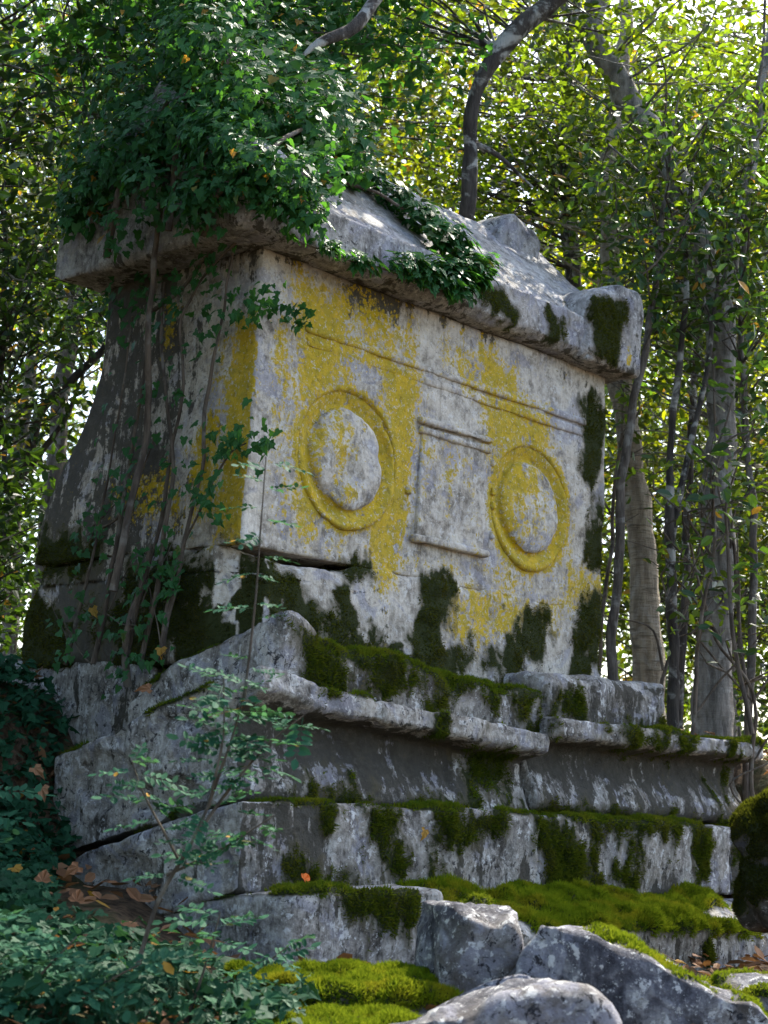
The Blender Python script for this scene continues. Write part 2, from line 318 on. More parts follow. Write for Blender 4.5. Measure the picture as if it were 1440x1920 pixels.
MOSS_P = [  # podium faces, course by course
  (1, [(-.01, .75), (.18, .72), (.26, .51), (.1, .49)]), (1, [(.18, .72), (.47, .72), (.78, .67), (.77, .55), (.38, .56)]), (1, [(.85, .71), (1.18, .72), (1.32, .6), (1.29, .5), (1.0, .52), (.85, .6)]),
  (1, [(1.39, .73), (1.61, .75), (1.63, .5), (1.47, .49)]), (.75, [(1.7, .63), (2.0, .66), (2.01, .53), (1.75, .51)]),
  (1, [(.79, .53), (.9, .51), (.91, .38), (.8, .38)]), (1, [(1.53, .47), (1.68, .5), (1.64, .38), (1.55, .37)]), (1, [(2.04, .5), (2.53, .51), (2.57, .42), (2.11, .39)]), (.8, [(2.7, .51), (3.06, .52), (3.04, .45), (2.73, .44)]), (.8, [(1.13, .32), (1.48, .29), (1.49, .03), (1.18, .04)]),
  (1, [(.24, .07), (.48, .07), (.58, -.11), (.5, -.13), (.3, -.03)]), (1, [(.72, .07), (.98, .06), (1.02, -.05), (.97, -.12), (.76, -.1)]), (1, [(1.05, .06), (1.24, .06), (1.23, -.05), (1.08, -.02)]),
  (1, [(1.43, .05), (1.84, .06), (1.87, -.18), (1.75, -.24), (1.59, -.23), (1.46, -.12)]), (1, [(1.86, .07), (2.79, .07), (2.79, -.01), (2.04, -.02), (1.98, -.13), (1.89, -.03)]), (1, [(2.13, -.18), (2.24, -.08), (2.32, -.19), (2.3, -.28), (2.14, -.27)]),
  (1, [(2.79, .03), (2.99, .02), (3.0, -.3), (2.85, -.3)]), (.9, [(2.59, .01), (2.71, .01), (2.72, -.09), (2.6, -.07)]), (.8, [(.04, .09), (.1, .09), (.14, -.03), (.08, -.04)]), (.8, [(.47, -.15), (.63, -.15), (.64, -.26), (.51, -.26)]), (.7, [(.73, -.13), (.81, -.13), (.82, -.26), (.76, -.26)]),
  (1, [(-.1, -.19), (.26, -.23), (.28, -.39), (.12, -.41), (-.04, -.33)]), (1, [(.28, -.26), (.37, -.27), (.48, -.43), (.47, -.52), (.39, -.49), (.3, -.35)])]
def wobble(P, a=.03):
    q = np.asarray(P) * np.array([1, 1, .35])
    return a * 1.3 * fbm(P, 8, 4, 91, .65), a * (1.2 * fbm(P, 7, 3, 92) + 3.2 * fbm(q, 16, 3, 93, .7))
def fray(m, P, a=.6, seed=95):
    q = np.asarray(P) * np.array([1, 1, .5]); n = fbm(q, 7, 5, seed, .75)
    return np.clip(m * 1.05 + a * 1.7 * n * smooth(.0, .35, m) - .05, 0, 1.2)
def chest_masks(P, N, rings=()):
    wob = wobble(P); s, w, t = P.T
    onl = smooth(.03, -.02, s - np.clip(w, -.2, 3) * .9)       # the end face rather than the long one
    onl = (np.abs(N[:, 0]) > np.abs(N[:, 1])) * (N[:, 0] < .3)
    yf = polymask(s, t, YEL_F, .17, wob) * 1.0 + .22; mf = fray(polymask(s, t, MOSS_F, .13, wob), P)
    yl = polymask(w, t, YEL_L, .11, wob) * 1.0 + .14; ml = fray(polymask(w, t, MOSS_L, .14, wob), P)
    yel = np.where(onl, yl, yf); moss = np.where(onl, ml, mf); q = P * np.array([1, 1, .6])
    moss = np.maximum(moss, smooth(.12, .40, fbm(q, 5, 5, 96, .72) + .34 * smooth(1.06, .70, t) - .10 + .12 * onl) * smooth(1.10, 1.02, t))
    for cs, ct in rings:
        r = np.hypot(s - cs, t - ct); yel = np.maximum(yel, np.where(onl, 0, 1.05 * smooth(.40, .31, r) * smooth(.15, .22, r)))
    dark = .12 + np.where(onl, .15 + .40 * smooth(.25, .7, w), 0) + .22 * smooth(2.22, 2.40, t) + .25 * smooth(.95, .7, t)  # stains, plus tree shade on the end face put into colour
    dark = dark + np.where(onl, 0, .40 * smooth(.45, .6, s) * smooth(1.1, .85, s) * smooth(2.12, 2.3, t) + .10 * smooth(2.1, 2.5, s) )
    return {'yel': yel, 'moss': moss, 'dark': dark}
SH = [(.596, 1.568), (1.936, 1.568)]
# ------------------------------------------------------------------ sarcophagus chest
CH = (1.3, .55, .68)
chest = tomb_empty('sarcophagus', CH)
tag(chest, 'grey stone sarcophagus chest with yellow lichen, two carved shields and a tablet', 'sarcophagus')
def wp_chest(V):
    V = V.copy(); s, w, t = V.T
    fl = .34 * smooth(2.15, 1.2, t) ** 1.2 * smooth(.45, 1.06, w); V[:, 1] += fl
    V[:, 0] += -.02 * smooth(1.9, 1.1, t) * (s < 1)
    V[:, 0] -= .03 * smooth(.5, 1.06, w) * smooth(1.9, 1.1, t) * (s < 1)
    return V
lo, hi = (0, 0, 1.09), (2.575, 1.06, 2.40)
V, F, P, N = stone(lo, hi, .012, .014, .5, .005, .010, 11, wp_chest, .0025)
for cs_, ct_ in SH: V[:, 1] += .045 * smooth(.314, .300, np.hypot(P[:, 0] - cs_, P[:, 2] - ct_)) * (N[:, 1] < -.5)
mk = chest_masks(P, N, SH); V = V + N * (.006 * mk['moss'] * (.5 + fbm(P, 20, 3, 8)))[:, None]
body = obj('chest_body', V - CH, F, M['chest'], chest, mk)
add_moss(body, V, F, mk['moss'], 42000, True, CH, ln=(.006, .014), up=-.1, seed=1)
def wp_base(V):
    V = V.copy(); s, w, t = V.T
    V[:, 1] += .10 * smooth(.75, 1.35, w) * smooth(1.1, .8, t)
    c = np.clip(.20 - (s + .04) - (w + .03), 0, 1); V[:, 0] += c * .55; V[:, 1] += c * .5        # broken corner
    V[:, 2] += np.where(t > 1, -.05 * np.clip(fbm(V, 4, 3, 77) - .05, 0, 1) - .045 * smooth(.9, .5, s) * smooth(-.05, .12, s) - .02 * (s < 0), 0); V[:, 1] += np.where(w < .1, .010 * fbm(V, 6, 3, 78), 0)
    return V
lo, hi = (-.03, -.006, .60), (2.585, 1.38, 1.12)
V, F, P, N = stone(lo, hi, .02, .03, .8, .010, .014, 21, wp_base, .004)
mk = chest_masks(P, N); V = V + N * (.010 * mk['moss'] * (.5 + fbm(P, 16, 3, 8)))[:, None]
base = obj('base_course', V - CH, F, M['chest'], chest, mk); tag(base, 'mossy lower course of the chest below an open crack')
add_moss(base, V, F, mk['moss'], 46000, True, CH, ln=(.007, .018), up=-.1, seed=2)
def relief_masks(P): return chest_masks(P, np.tile([0, -1., 0], (len(P), 1)), SH)
def shield(cs, ct, seed, lab):
    nr, na = 44, 96
    prof = np.array([(.322, -.03), (.318, -.004), (.310, .004), (.300, .005), (.285, .0), (.27, -.008), (.252, -.016), (.238, -.020), (.232, -.016), (.228, -.002), (.219, .008), (.20, .015), (.15, .022), (.08, .026), (.03, .027), (.002, .027)])
    q = np.linspace(0, 1, nr); d = np.r_[0, np.cumsum(np.hypot(*np.diff(prof, axis=0).T))]; d /= d[-1]
    pr = np.interp(q, d, prof[:, 0]); ph = np.interp(q, d, prof[:, 1]); th = np.linspace(0, 2 * np.pi, na, endpoint=False)
    Rr, T = np.meshgrid(pr, th, indexing='ij'); H = np.repeat(ph[:, None], na, 1)
    tilt = -.020 * np.sin(T - .45) * Rr / .31
    Rr = Rr * (1 + .014 * np.cos(2 * T + seed) + .008 * np.cos(5 * T + seed))
    P = np.stack([cs + Rr * np.cos(T), -(H + tilt), ct + Rr * np.sin(T)], -1).reshape(-1, 3)
    i = np.arange(nr - 1)[:, None]; j = np.arange(na)[None]; a = i * na + j; b = i * na + (j + 1) % na
    F = np.stack([a, b, b + na, a + na], -1).reshape(-1, 4)
    N = vnormals(P, F); V = P + N * (.008 * fbm(P, 9, 4, seed, .6) + .003 * fbm(P, 34, 2, seed) - .05 * np.clip(fbm(P, 6, 3, seed + 2) - .25, 0, 1))[:, None]
    mk = relief_masks(P); r = np.hypot(P[:, 0] - cs, P[:, 2] - ct)
    mk['yel'] = np.where(r < .232, (.26 if seed == 3 else .58) + .42 * smooth(.02, -.14, P[:, 0] - cs + .35 * fbm(P, 7, 3, seed)), mk['yel'])
    mk['dark'] = mk['dark'] + .30 * smooth(.215, .23, r) * smooth(.26, .236, r)  # groove round the boss: recess shade put into the colour
    tag(obj('shield_relief', V - CH, F, M['chest'], chest, mk), lab)
shield(*SH[0], 3, 'round shield carved near the ivy-covered end'); shield(*SH[1], 9, 'round shield carved near the far end')
def bar(name, lo, hi, seed, parent=chest, r=.008, label=None, h=.014):
    V, F, P, N = stone(lo, hi, h, r, .9, .007, .005, seed, None, .004)
    return tag(obj(name, V - CH, F, M['chest'], parent, relief_masks(P)), label)
bar('fillet_moulding', (.28, -.016, 2.085), (2.38, .03, 2.122), 31, label='upper fillet of the long moulding'); bar('fillet_moulding', (.29, -.010, 2.022), (2.36, .03, 2.068), 32, label='lower fillet of the long moulding')
tab = bar('inscription_tablet', (1.075, -.014, 1.285), (1.565, .03, 1.80), 33, r=.006, label='plain carved tablet between the shields')
bar('tablet_moulding', (1.045, -.034, 1.828), (1.60, .03, 1.862), 34, tab); bar('tablet_moulding', (1.06, -.022, 1.782), (1.585, .03, 1.816), 35, tab)
bar('tablet_moulding', (1.04, -.034, 1.262), (1.595, .03, 1.296), 36, tab)
for cs, ct, k in ((1.62, 1.74, 0), (1.635, 1.60, 1), (1.64, 1.53, 2), (1.64, 1.38, 3), (1.02, 1.72, 4), (1.01, 1.50, 5)):     # worn scroll knobs beside the tablet
    bar('scroll_knob', (cs - .018, -.014, ct - .02), (cs + .018, .02, ct + .02), 40 + k, tab, .014, h=.008)
# ------------------------------------------------------------------ lid
LD = CH
def wp_lid(V):
    V = V.copy(); s, w, t = V.T; wc = .54; u = (t - 2.40) / (2.64 - 2.40)
    rise = .63 * np.clip(1 - np.abs(w - wc) / .63, 0, 1)
    V[:, 2] = 2.40 + u * (.22 + rise) + .0 * s
    V[:, 2] += .030 * np.clip(1 - u, 0, 1) * smooth(.06, .0, np.minimum(w + .13, 1.21 - w))
    return V
def lid_masks(P, N, dk=.2):
    wob = wobble(P, .02); s, w, t = P.T
    ms = polymask(s, t, [(1, [(1.28, 2.60), (1.5, 2.58), (1.62, 2.50), (1.60, 2.42), (1.35, 2.44)]), (1, [(1.88, 2.58), (2.04, 2.56), (2.04, 2.45), (1.9, 2.43)]), (1, [(2.18, 2.72), (2.5, 2.76), (2.52, 2.66), (2.42, 2.55), (2.42, 2.43), (2.26, 2.43), (2.26, 2.55)])], .08, wob); ms = fray(ms, P) * (w < .1) * (N[:, 1] < -.2)
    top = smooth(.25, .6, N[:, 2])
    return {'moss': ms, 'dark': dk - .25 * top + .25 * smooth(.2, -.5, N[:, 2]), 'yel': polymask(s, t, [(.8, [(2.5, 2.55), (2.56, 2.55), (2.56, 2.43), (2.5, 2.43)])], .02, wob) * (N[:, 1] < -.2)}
lo, hi = (-.21, -.13, 2.40), (2.63, 1.21, 2.64)
V, F, P, N = stone(lo, hi, .018, .010, .9, .009, .012, 51, wp_lid, .004)
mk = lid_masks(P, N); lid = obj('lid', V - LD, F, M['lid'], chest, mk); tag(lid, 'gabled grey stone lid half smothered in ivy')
add_moss(lid, V, F, mk['moss'], 46000, True, LD, ln=(.007, .016), up=-.1, seed=3)
def acro(lo, hi, seed, warp, lab, r=.05):
    V, F, P, N = stone(lo, hi, .018, r, .5, .010, .02, seed, warp, .004)
    mk = lid_masks(P, N); o = tag(obj('acroterion', V - LD, F, M['lid'], lid, mk), lab)
    add_moss(lid, V, F, mk['moss'], 46000, True, LD, ln=(.007, .016), up=-.1, seed=seed)
def wp_q(V):
    V = V.copy(); x = np.clip((2.60 - V[:, 0]) / .42, 0, 1); u = (V[:, 2] - 2.395) / (2.84 - 2.395)
    V[:, 2] = 2.395 + u * (.24 + .235 * np.sqrt(1 - x * x)); return V
acro((2.18, -.165, 2.395), (2.675, .20, 2.84), 61, wp_q, 'quarter-round horn on the far front corner of the lid')
def wp_q2(V):
    V = V.copy(); V[:, 1] = 1.08 - V[:, 1]; return wp_q(V)
def wp_r(V):
    V = V.copy(); x = np.clip((2.30 - V[:, 0]) / .21, -1, 1); u = (V[:, 2] - 2.95) / .38
    V[:, 2] = 2.95 + u * (.18 + .20 * np.sqrt(1 - x * x)); return V
acro((2.08, .40, 2.95), (2.50, .68, 3.33), 63, wp_r, 'rounded knob at the far end of the ridge', .07)
def wp_q3(V):
    V = V.copy(); x = np.clip((V[:, 0] + .17) / .40, 0, 1); u = (V[:, 2] - 2.395) / .42
    V[:, 2] = 2.395 + u * (.23 + .17 * np.sqrt(1 - x * x)); return V
acro((-.25, -.16, 2.395), (.22, .18, 2.815), 64, wp_q3, 'corner horn half hidden by ivy at the near end')
# ------------------------------------------------------------------ stepped podium
PD = (1.4, .1, -.70)
pod = tomb_empty('stepped_podium', PD)
tag(pod, 'stepped podium of broken mossy limestone courses carrying the sarcophagus', 'podium')
def pod_masks(P, N, dark, topm, seed):
    wob = wobble(P); s, w, t = P.T
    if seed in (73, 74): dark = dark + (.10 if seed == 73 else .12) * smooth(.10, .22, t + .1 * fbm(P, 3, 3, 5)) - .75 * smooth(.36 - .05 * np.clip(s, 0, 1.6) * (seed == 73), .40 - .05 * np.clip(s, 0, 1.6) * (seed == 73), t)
    fr = smooth(.1, -.3, N[:, 1]); ms = fray(polymask(s, t, MOSS_P, .13, wob), P, .75) * fr
    n = fbm(P, 2.6, 4, seed); ms = np.maximum(ms, smooth(.35, .75, N[:, 2]) * smooth(-.1, .15, n + topm - .3))
    ms = np.maximum(ms, smooth(.10, .38, fbm(P * np.array([1, 1, .5]), 4.0, 5, seed + 4, .7) + topm * .25 - .16) * fr * .85)
    endf = smooth(-.3, -.7, N[:, 0])
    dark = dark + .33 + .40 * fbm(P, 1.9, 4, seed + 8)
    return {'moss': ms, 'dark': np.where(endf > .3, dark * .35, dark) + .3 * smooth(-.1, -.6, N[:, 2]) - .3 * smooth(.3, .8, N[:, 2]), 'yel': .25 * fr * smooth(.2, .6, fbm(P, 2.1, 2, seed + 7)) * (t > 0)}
def pblock(lo, hi, seed, warp=None, dark=.1, topm=.3, r=.018, chip=.9, big=.03, rough=.014, label=None, dens=52000, h=.02, mdark=False, mh=.018, ln=(.010, .024), crack=None, spall=None):
    V, F, P, N = stone(lo, hi, h, r, chip, rough, big, seed, warp, .005)
    mk = pod_masks(P, N, dark, topm, seed); e_ = smooth(-.2, -.6, N[:, 0])
    for pl in crack or ():                                     # open cracks across the broken end, as (w, t)
        pl = np.array(pl, float); d2 = np.full(len(P), 9.); q = P[:, 1:] + .012 * np.stack([fbm(P, 14, 3, 1), fbm(P, 14, 3, 2)], 1)
        for a, b in zip(pl[:-1], pl[1:]):
            e = b - a; hh = np.clip(((q - a) @ e) / (e @ e), 0, 1)[:, None]; d2 = np.minimum(d2, ((q - a - hh * e) ** 2).sum(1))
        V = V - N * (.028 * smooth(.014, .003, np.sqrt(d2)) * e_)[:, None]
    for w_, t_, rw, rt, dp in spall or ():                     # shallow scars where flakes have come away
        q = np.hypot((P[:, 1] - w_) / rw, (P[:, 2] - t_) / rt) + .35 * fbm(P, 8, 3, 6); V = V - N * (dp * smooth(1.05, .85, q) * e_)[:, None]
    V = V + N * (mh * np.clip(mk['moss'], 0, 1) * (.6 + fbm(P, 9 if mh > .03 else 13, 3, 8)))[:, None]
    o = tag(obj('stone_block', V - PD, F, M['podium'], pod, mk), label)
    tp = smooth(.25, .6, N[:, 2])
    add_moss(o, V, F, mk['moss'] * tp, dens, mdark, PD, ln=ln, up=.15, seed=seed)
    add_moss(o, V, F, mk['moss'] * (1 - tp), dens, mdark if mdark is True else 'mossv', PD, ln=ln, up=.0, seed=seed + 1)
    return o
def droop(w0, k, ks=.0, s1=.45, s0=-.15, sag=None):
    def f(V):
        V = V.copy(); s, w, t = V.T
        V[:, 2] -= k * np.clip(w - w0, 0, 3) * smooth(s1, s0, s)
        V[:, 2] += ks * (s - .0)
        if sag: V = sag(V)
        return V
    return f
def cyma(V, tt, tb, front):
    """cornice profile: a square lip on top, then a hollow that swells out again at the foot"""
    V = V.copy(); u = np.clip((V[:, 2] - tb) / (tt - tb), 0, 1)
    inn = .17 * smooth(.80, .70, u) - .09 * smooth(.60, .05, u) + .02 * smooth(.12, .0, u)
    k = smooth(front + .35, front + .02, V[:, 1]); V[:, 1] += inn * k
    return V
# first step under the chest
pblock((-.10, -.33, .42), (1.62, .62, .70), 71, droop(-.33, .22, -.07, .5, .0, lambda V: V + np.array([0, 0, 1]) * (.09 * smooth(.35, .0, V[:, 0]) * smooth(.5, .7, V[:, 2]))[:, None]), .12, .42, .05, .9, .05, .022, 'mossy first step below the chest')
pblock((1.76, -.29, .42), (2.74, .9, .705), 72, lambda V: V + np.array([0, 0, .03]) * smooth(1.9, 2.7, V[:, 0])[:, None], .24, .0, .03, 1.0, .045, .022, 'bare block at the far end of the first step')
# cornice course
def wpc1(V):
    V = cyma(V, .50, .045, -.43)
    k = smooth(.28, -.12, V[:, 0]) * smooth(.15, -.25, V[:, 1]) * smooth(.1, .5, V[:, 2])
    V[:, 1] -= .10 * k * smooth(.48, .25, V[:, 2])                      # worn swelling of the corner
    V = droop(-.43, .25, -.055, .35, -.2)(V); V[:, 2] += .05 * smooth(.15, -.2, V[:, 0]) * smooth(.2, .5, V[:, 2]); return V
pblock((-.27, -.43, .05), (1.60, .84, .49), 73, wpc1, .28, .22, .016, .9, .035, .016, 'cracked corner block of the cornice, sagging at its broken end', h=.013, crack=[[(.12, .34), (-.02, .345), (-.12, .30), (-.25, .285), (-.34, .31)], [(.30, .20), (.22, .05), (.26, -.05)]], spall=[(.05, .02, .26, .09, .05), (-.36, .36, .11, .10, .03), (.5, .1, .2, .12, .03), (-.1, .18, .16, .10, .018)])
pblock((1.625, -.43, .05), (3.52, .8, .485), 74, lambda V: cyma(V, .485, .05, -.43), .34, .18, .016, .9, .03, .016, 'dark stained far cornice block')
# third course
pblock((-.34, -.45, -.315), (1.50, .56, .035), 75, droop(-.45, .26, 0, .35, -.25), .12, .25, .016, .9, .03, .014, 'pale corner block of the third course', h=.014, crack=[[(.1, -.1), (.02, -.2), (.05, -.36)]], spall=[(-.25, -.22, .2, .07, .025), (.2, -.3, .2, .1, .025), (-.1, -.05, .12, .06, .015)])
pblock((1.505, -.44, -.33), (3.19, .5, .030), 76, None, .16, .25, .016, .9, .025, .014, 'moss-streaked middle block of the third course')
pblock((3.20, -.43, -.33), (3.75, .5, .020), 77, None, .3, .2, .016, .9, .025, .014, 'narrow end block of the third course')
# lowest course
pblock((-.34, -.72, -.75), (.53, .0, -.285), 78, droop(-.72, .1, .0), .05, .10, .018, .9, .03, .014, 'pale block at the near end of the lowest course')
def wpl(V):
    V = droop(-.95, 0, -.022)(V); V[:, 2] -= .30 * np.clip(-.45 - V[:, 1], 0, 1) * smooth(-.6, -.35, V[:, 2]); return V
pblock((.54, -.90, -.80), (3.25, .0, -.28), 79, wpl, .10, .50, .04, .9, .05, .022, 'long ledge of the lowest course under sunlit-coloured moss', dens=90000, mh=.06, ln=(.014, .034), mdark='mossb')
# end side, in the shade of the ivy
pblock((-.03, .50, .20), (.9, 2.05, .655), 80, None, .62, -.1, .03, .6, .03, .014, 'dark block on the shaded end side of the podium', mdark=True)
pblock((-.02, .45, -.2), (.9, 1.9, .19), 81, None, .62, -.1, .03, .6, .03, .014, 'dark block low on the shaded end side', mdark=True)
# ------------------------------------------------------------------ loose rocks
def rock(name, label, c, half, rz, seed, mat='rock', topm=.2, warp=None, r=.3, big=.06, rough=.03, dark=.1, tilt=(0, 0), group=None, moss=True, md=False, cat='rock', h=.024, dens=50000, ln=(.010, .022), cuts=7):
    half = np.array(half); lo, hi = -half, half
    V, F = boxgrid(lo, hi, h); rr = half.min() * r * (1 + .8 * fbm(V + seed, 2.0 / half.max() * .5, 2, seed)); V = rounded(V, lo, hi, rr)
    gr = np.random.default_rng(seed)
    for _ in range(cuts):
        pn = nrm(gr.normal(0, 1, 3) + np.array([0, 0, .2])); dd = (np.abs(pn) * half).sum() * gr.uniform(.62, .86); V = V - np.clip(V @ pn - dd, 0, None)[:, None] * pn
    if warp: V = warp(V)
    N = vnormals(V, F); Q = V + seed * 3.7
    d = big * fbm(Q, 1.3 / half.max(), 3, seed) + rough * fbm(Q, 5, 4, seed + 1) + .009 * fbm(Q, 20, 3, seed + 2) - rough * 1.2 * np.clip(.16 - np.abs(fbm(Q, 3.2, 3, seed + 5)), 0, 1) / .16 * .6
    V = V + N * d[:, None]; N = vnormals(V, F)
    rot = np.array(Matrix.Rotation(rz, 3, 'Z') @ Matrix.Rotation(tilt[0], 3, 'X') @ Matrix.Rotation(tilt[1], 3, 'Y'))
    V = V @ rot.T; N = N @ rot.T
    ms = smooth(.2 - max(0, topm - .6), .7 - max(0, topm - .6), N[:, 2]) * smooth(-.12, .16, fbm(Q, 3.4, 5, seed + 3, .6) + topm - .3)
    V = V + N * (.022 * ms * (.6 + fbm(Q, 11, 3, 8)))[:, None]
    o = obj(name, V, F, M[mat], None, {'moss': ms, 'dark': np.full(len(V), dark), 'yel': np.zeros(len(V))})
    o.location = (c[0], c[1], c[2] + EYE); tag(o, label, cat, group)
    if moss: add_moss(o, V, F, ms, dens, md, None, seed=seed, ln=ln)
    return o
def wedge(V):
    V = V.copy(); V[:, 2] -= .34 * np.clip(.16 - V[:, 0], 0, 1) + .5 * np.clip(V[:, 0] - .2, 0, 1); return V
rock('foreground_rock', 'pale rounded rock at the bottom edge in front of the grey slab', (.32, 4.75, -.62), (.33, .26, .22), R(10), 101, topm=-.25, warp=wedge, r=.25, big=.05, cuts=5)
rock('fallen_slab', 'long grey slab sloping down beside the mossy ledge', (1.02, 5.28, -.68), (.60, .20, .21), R(-8), 102, topm=.05, r=.12, big=.05, md='mossb', tilt=(R(-4), R(20)), rough=.035, cuts=3)
rock('fallen_block', 'squarish grey block between the long slab and the podium', (.325, 5.50, -.43), (.115, .2, .17), R(12), 103, topm=.0, r=.15, big=.05)
rock('mossy_hummock', 'low rock thick with sunlit-coloured green moss at the podium foot', (-.02, 5.45, -.66), (.38, .3, .2), R(5), 104, topm=.75, r=.8, big=.05, md='mossb', dens=70000, ln=(.012, .026))
rock('mossy_mound', 'second mossy rock spilling off the bottom edge', (-.06, 4.9, -.78), (.34, .28, .22), R(25), 105, topm=.7, r=.8, big=.05, md='mossb', dens=70000, ln=(.012, .026))
rock('mossy_boulder', 'dark mossy boulder at the far end of the podium', (1.85, 7.4, -.15), (.28, .28, .28), R(40), 106, topm=1.2, r=.9, big=.12, md=True, dark=.6)
rock('ledge_rock', 'mossy lump of rock at the lower end of the long slab', (1.34, 5.6, -.62), (.26, .2, .16), R(-8), 107, topm=.55, r=.7, big=.05, md='mossb')
P_ = W(2.68, -.15, .50); rock('loose_stone', 'small rounded stone lying on the far cornice block', (P_[0], P_[1], .535), (.11, .08, .07), R(30), 108, topm=-.6, r=.8, big=.02, rough=.012, moss=False, cat='stone', h=.015)

# ------------------------------------------------------------------ foliage helpers
def tube(path, rad, sides=8, step=.06, seed=0, wig=.0):
    path = np.asarray(path, float); rad = np.asarray(rad, float)
    d = np.r_[0, np.cumsum(np.linalg.norm(np.diff(path, axis=0), axis=1))]; n = max(3, int(d[-1] / step) + 1)
    q = np.linspace(0, d[-1], n); p = np.stack([np.interp(q, d, path[:, k]) for k in range(3)], 1)
    for _ in range(2 if n > 6 else 0):
        p[1:-1] = (p[:-2] + 2 * p[1:-1] + p[2:]) / 4
    r = np.interp(q, d, rad)
    if wig: p = p + wig * np.stack([fbm(p, 2.2, 3, seed + k) for k in (1, 2, 3)], 1) * np.minimum(1, q / (.3 * d[-1] + 1e-6))[:, None]
    t = nrm(np.gradient(p, axis=0)); ref = np.array([.31, .17, .93]) if abs(t[:, 2]).mean() < .8 else np.array([1, .1, 0.])
    u = nrm(np.cross(t, ref)); v = np.cross(t, u); th = np.linspace(0, 2 * np.pi, sides, endpoint=False)
    ring = u[:, None] * np.cos(th)[None, :, None] + v[:, None] * np.sin(th)[None, :, None]
    V = (p[:, None] + ring * r[:, None, None]).reshape(-1, 3)
    V = V + ring.reshape(-1, 3) * (np.repeat(r, sides) * .28 * fbm(V, 6, 3, seed + 7))[:, None]
    i = np.arange(n - 1)[:, None]; j = np.arange(sides)[None]; a = i * sides + j; b = i * sides + (j + 1) % sides
    return V, np.stack([a, b, b + sides, a + sides], -1).reshape(-1, 4)
def merge(parts):
    Vs, Fs, o = [], [], 0
    for V, F in parts: Vs.append(V); Fs.append(F + o); o += len(V)
    return np.concatenate(Vs), np.concatenate(Fs)
OVAL = (np.array([(0, 0, 0), (.28, .20, .04), (.68, .19, .03), (1, 0, -.08), (.68, -.19, .03), (.28, -.20, .04)]), np.array([(0, 1, 2), (0, 2, 3), (0, 3, 4), (0, 4, 5)]))
SLIM = (np.array([(0, 0, 0), (.45, .17, .04), (1, 0, -.07), (.45, -.17, .04)]), np.array([(0, 1, 2), (0, 2, 3)]))
_h = [(-.14, .24, .03), (.06, .46, .02), (.26, .30, .04), (.50, .30, .0), (.66, .13, .01)]
IVYT = (np.array([(0, 0, 0)] + _h + [(1, 0, -.10)] + [(x, -y, z) for x, y, z in _h[::-1]]),
        np.array([(0, 1, 2), (0, 2, 3), (0, 3, 4), (0, 4, 5), (0, 5, 6), (0, 6, 7), (0, 7, 8), (0, 8, 9), (0, 9, 10), (0, 10, 11)]))
def frames(n, tip):
    n = nrm(n); x = nrm(tip - n * (tip * n).sum(1, keepdims=True)); return x, np.cross(n, x), n
def leaves(P, Nn, tip, size, tmpl, g, var=None):
    x, y, n = frames(Nn, tip); T, TF = tmpl; k = len(T); m = len(P); size = np.asarray(size)[:, None, None]
    asp = g.uniform(.85, 1.15, (m, 1, 1)); curl = g.uniform(-.5, 1.8, (m, 1, 1))
    V = P[:, None] + size * (T[None, :, 0:1] * x[:, None] + asp * T[None, :, 1:2] * y[:, None] + curl * T[None, :, 2:3] * n[:, None])
    F = (TF[None] + (np.arange(m) * k)[:, None, None]).reshape(-1, 3)
    v = g.random(m) if var is None else var
    return V.reshape(-1, 3), F, {'var': np.repeat(v, k)}
def ball(g, n): 
    d = nrm(g.normal(0, 1, (n, 3))); return d * g.random((n, 1)) ** (1 / 3)
CAM = np.array([0, 0, EYE])
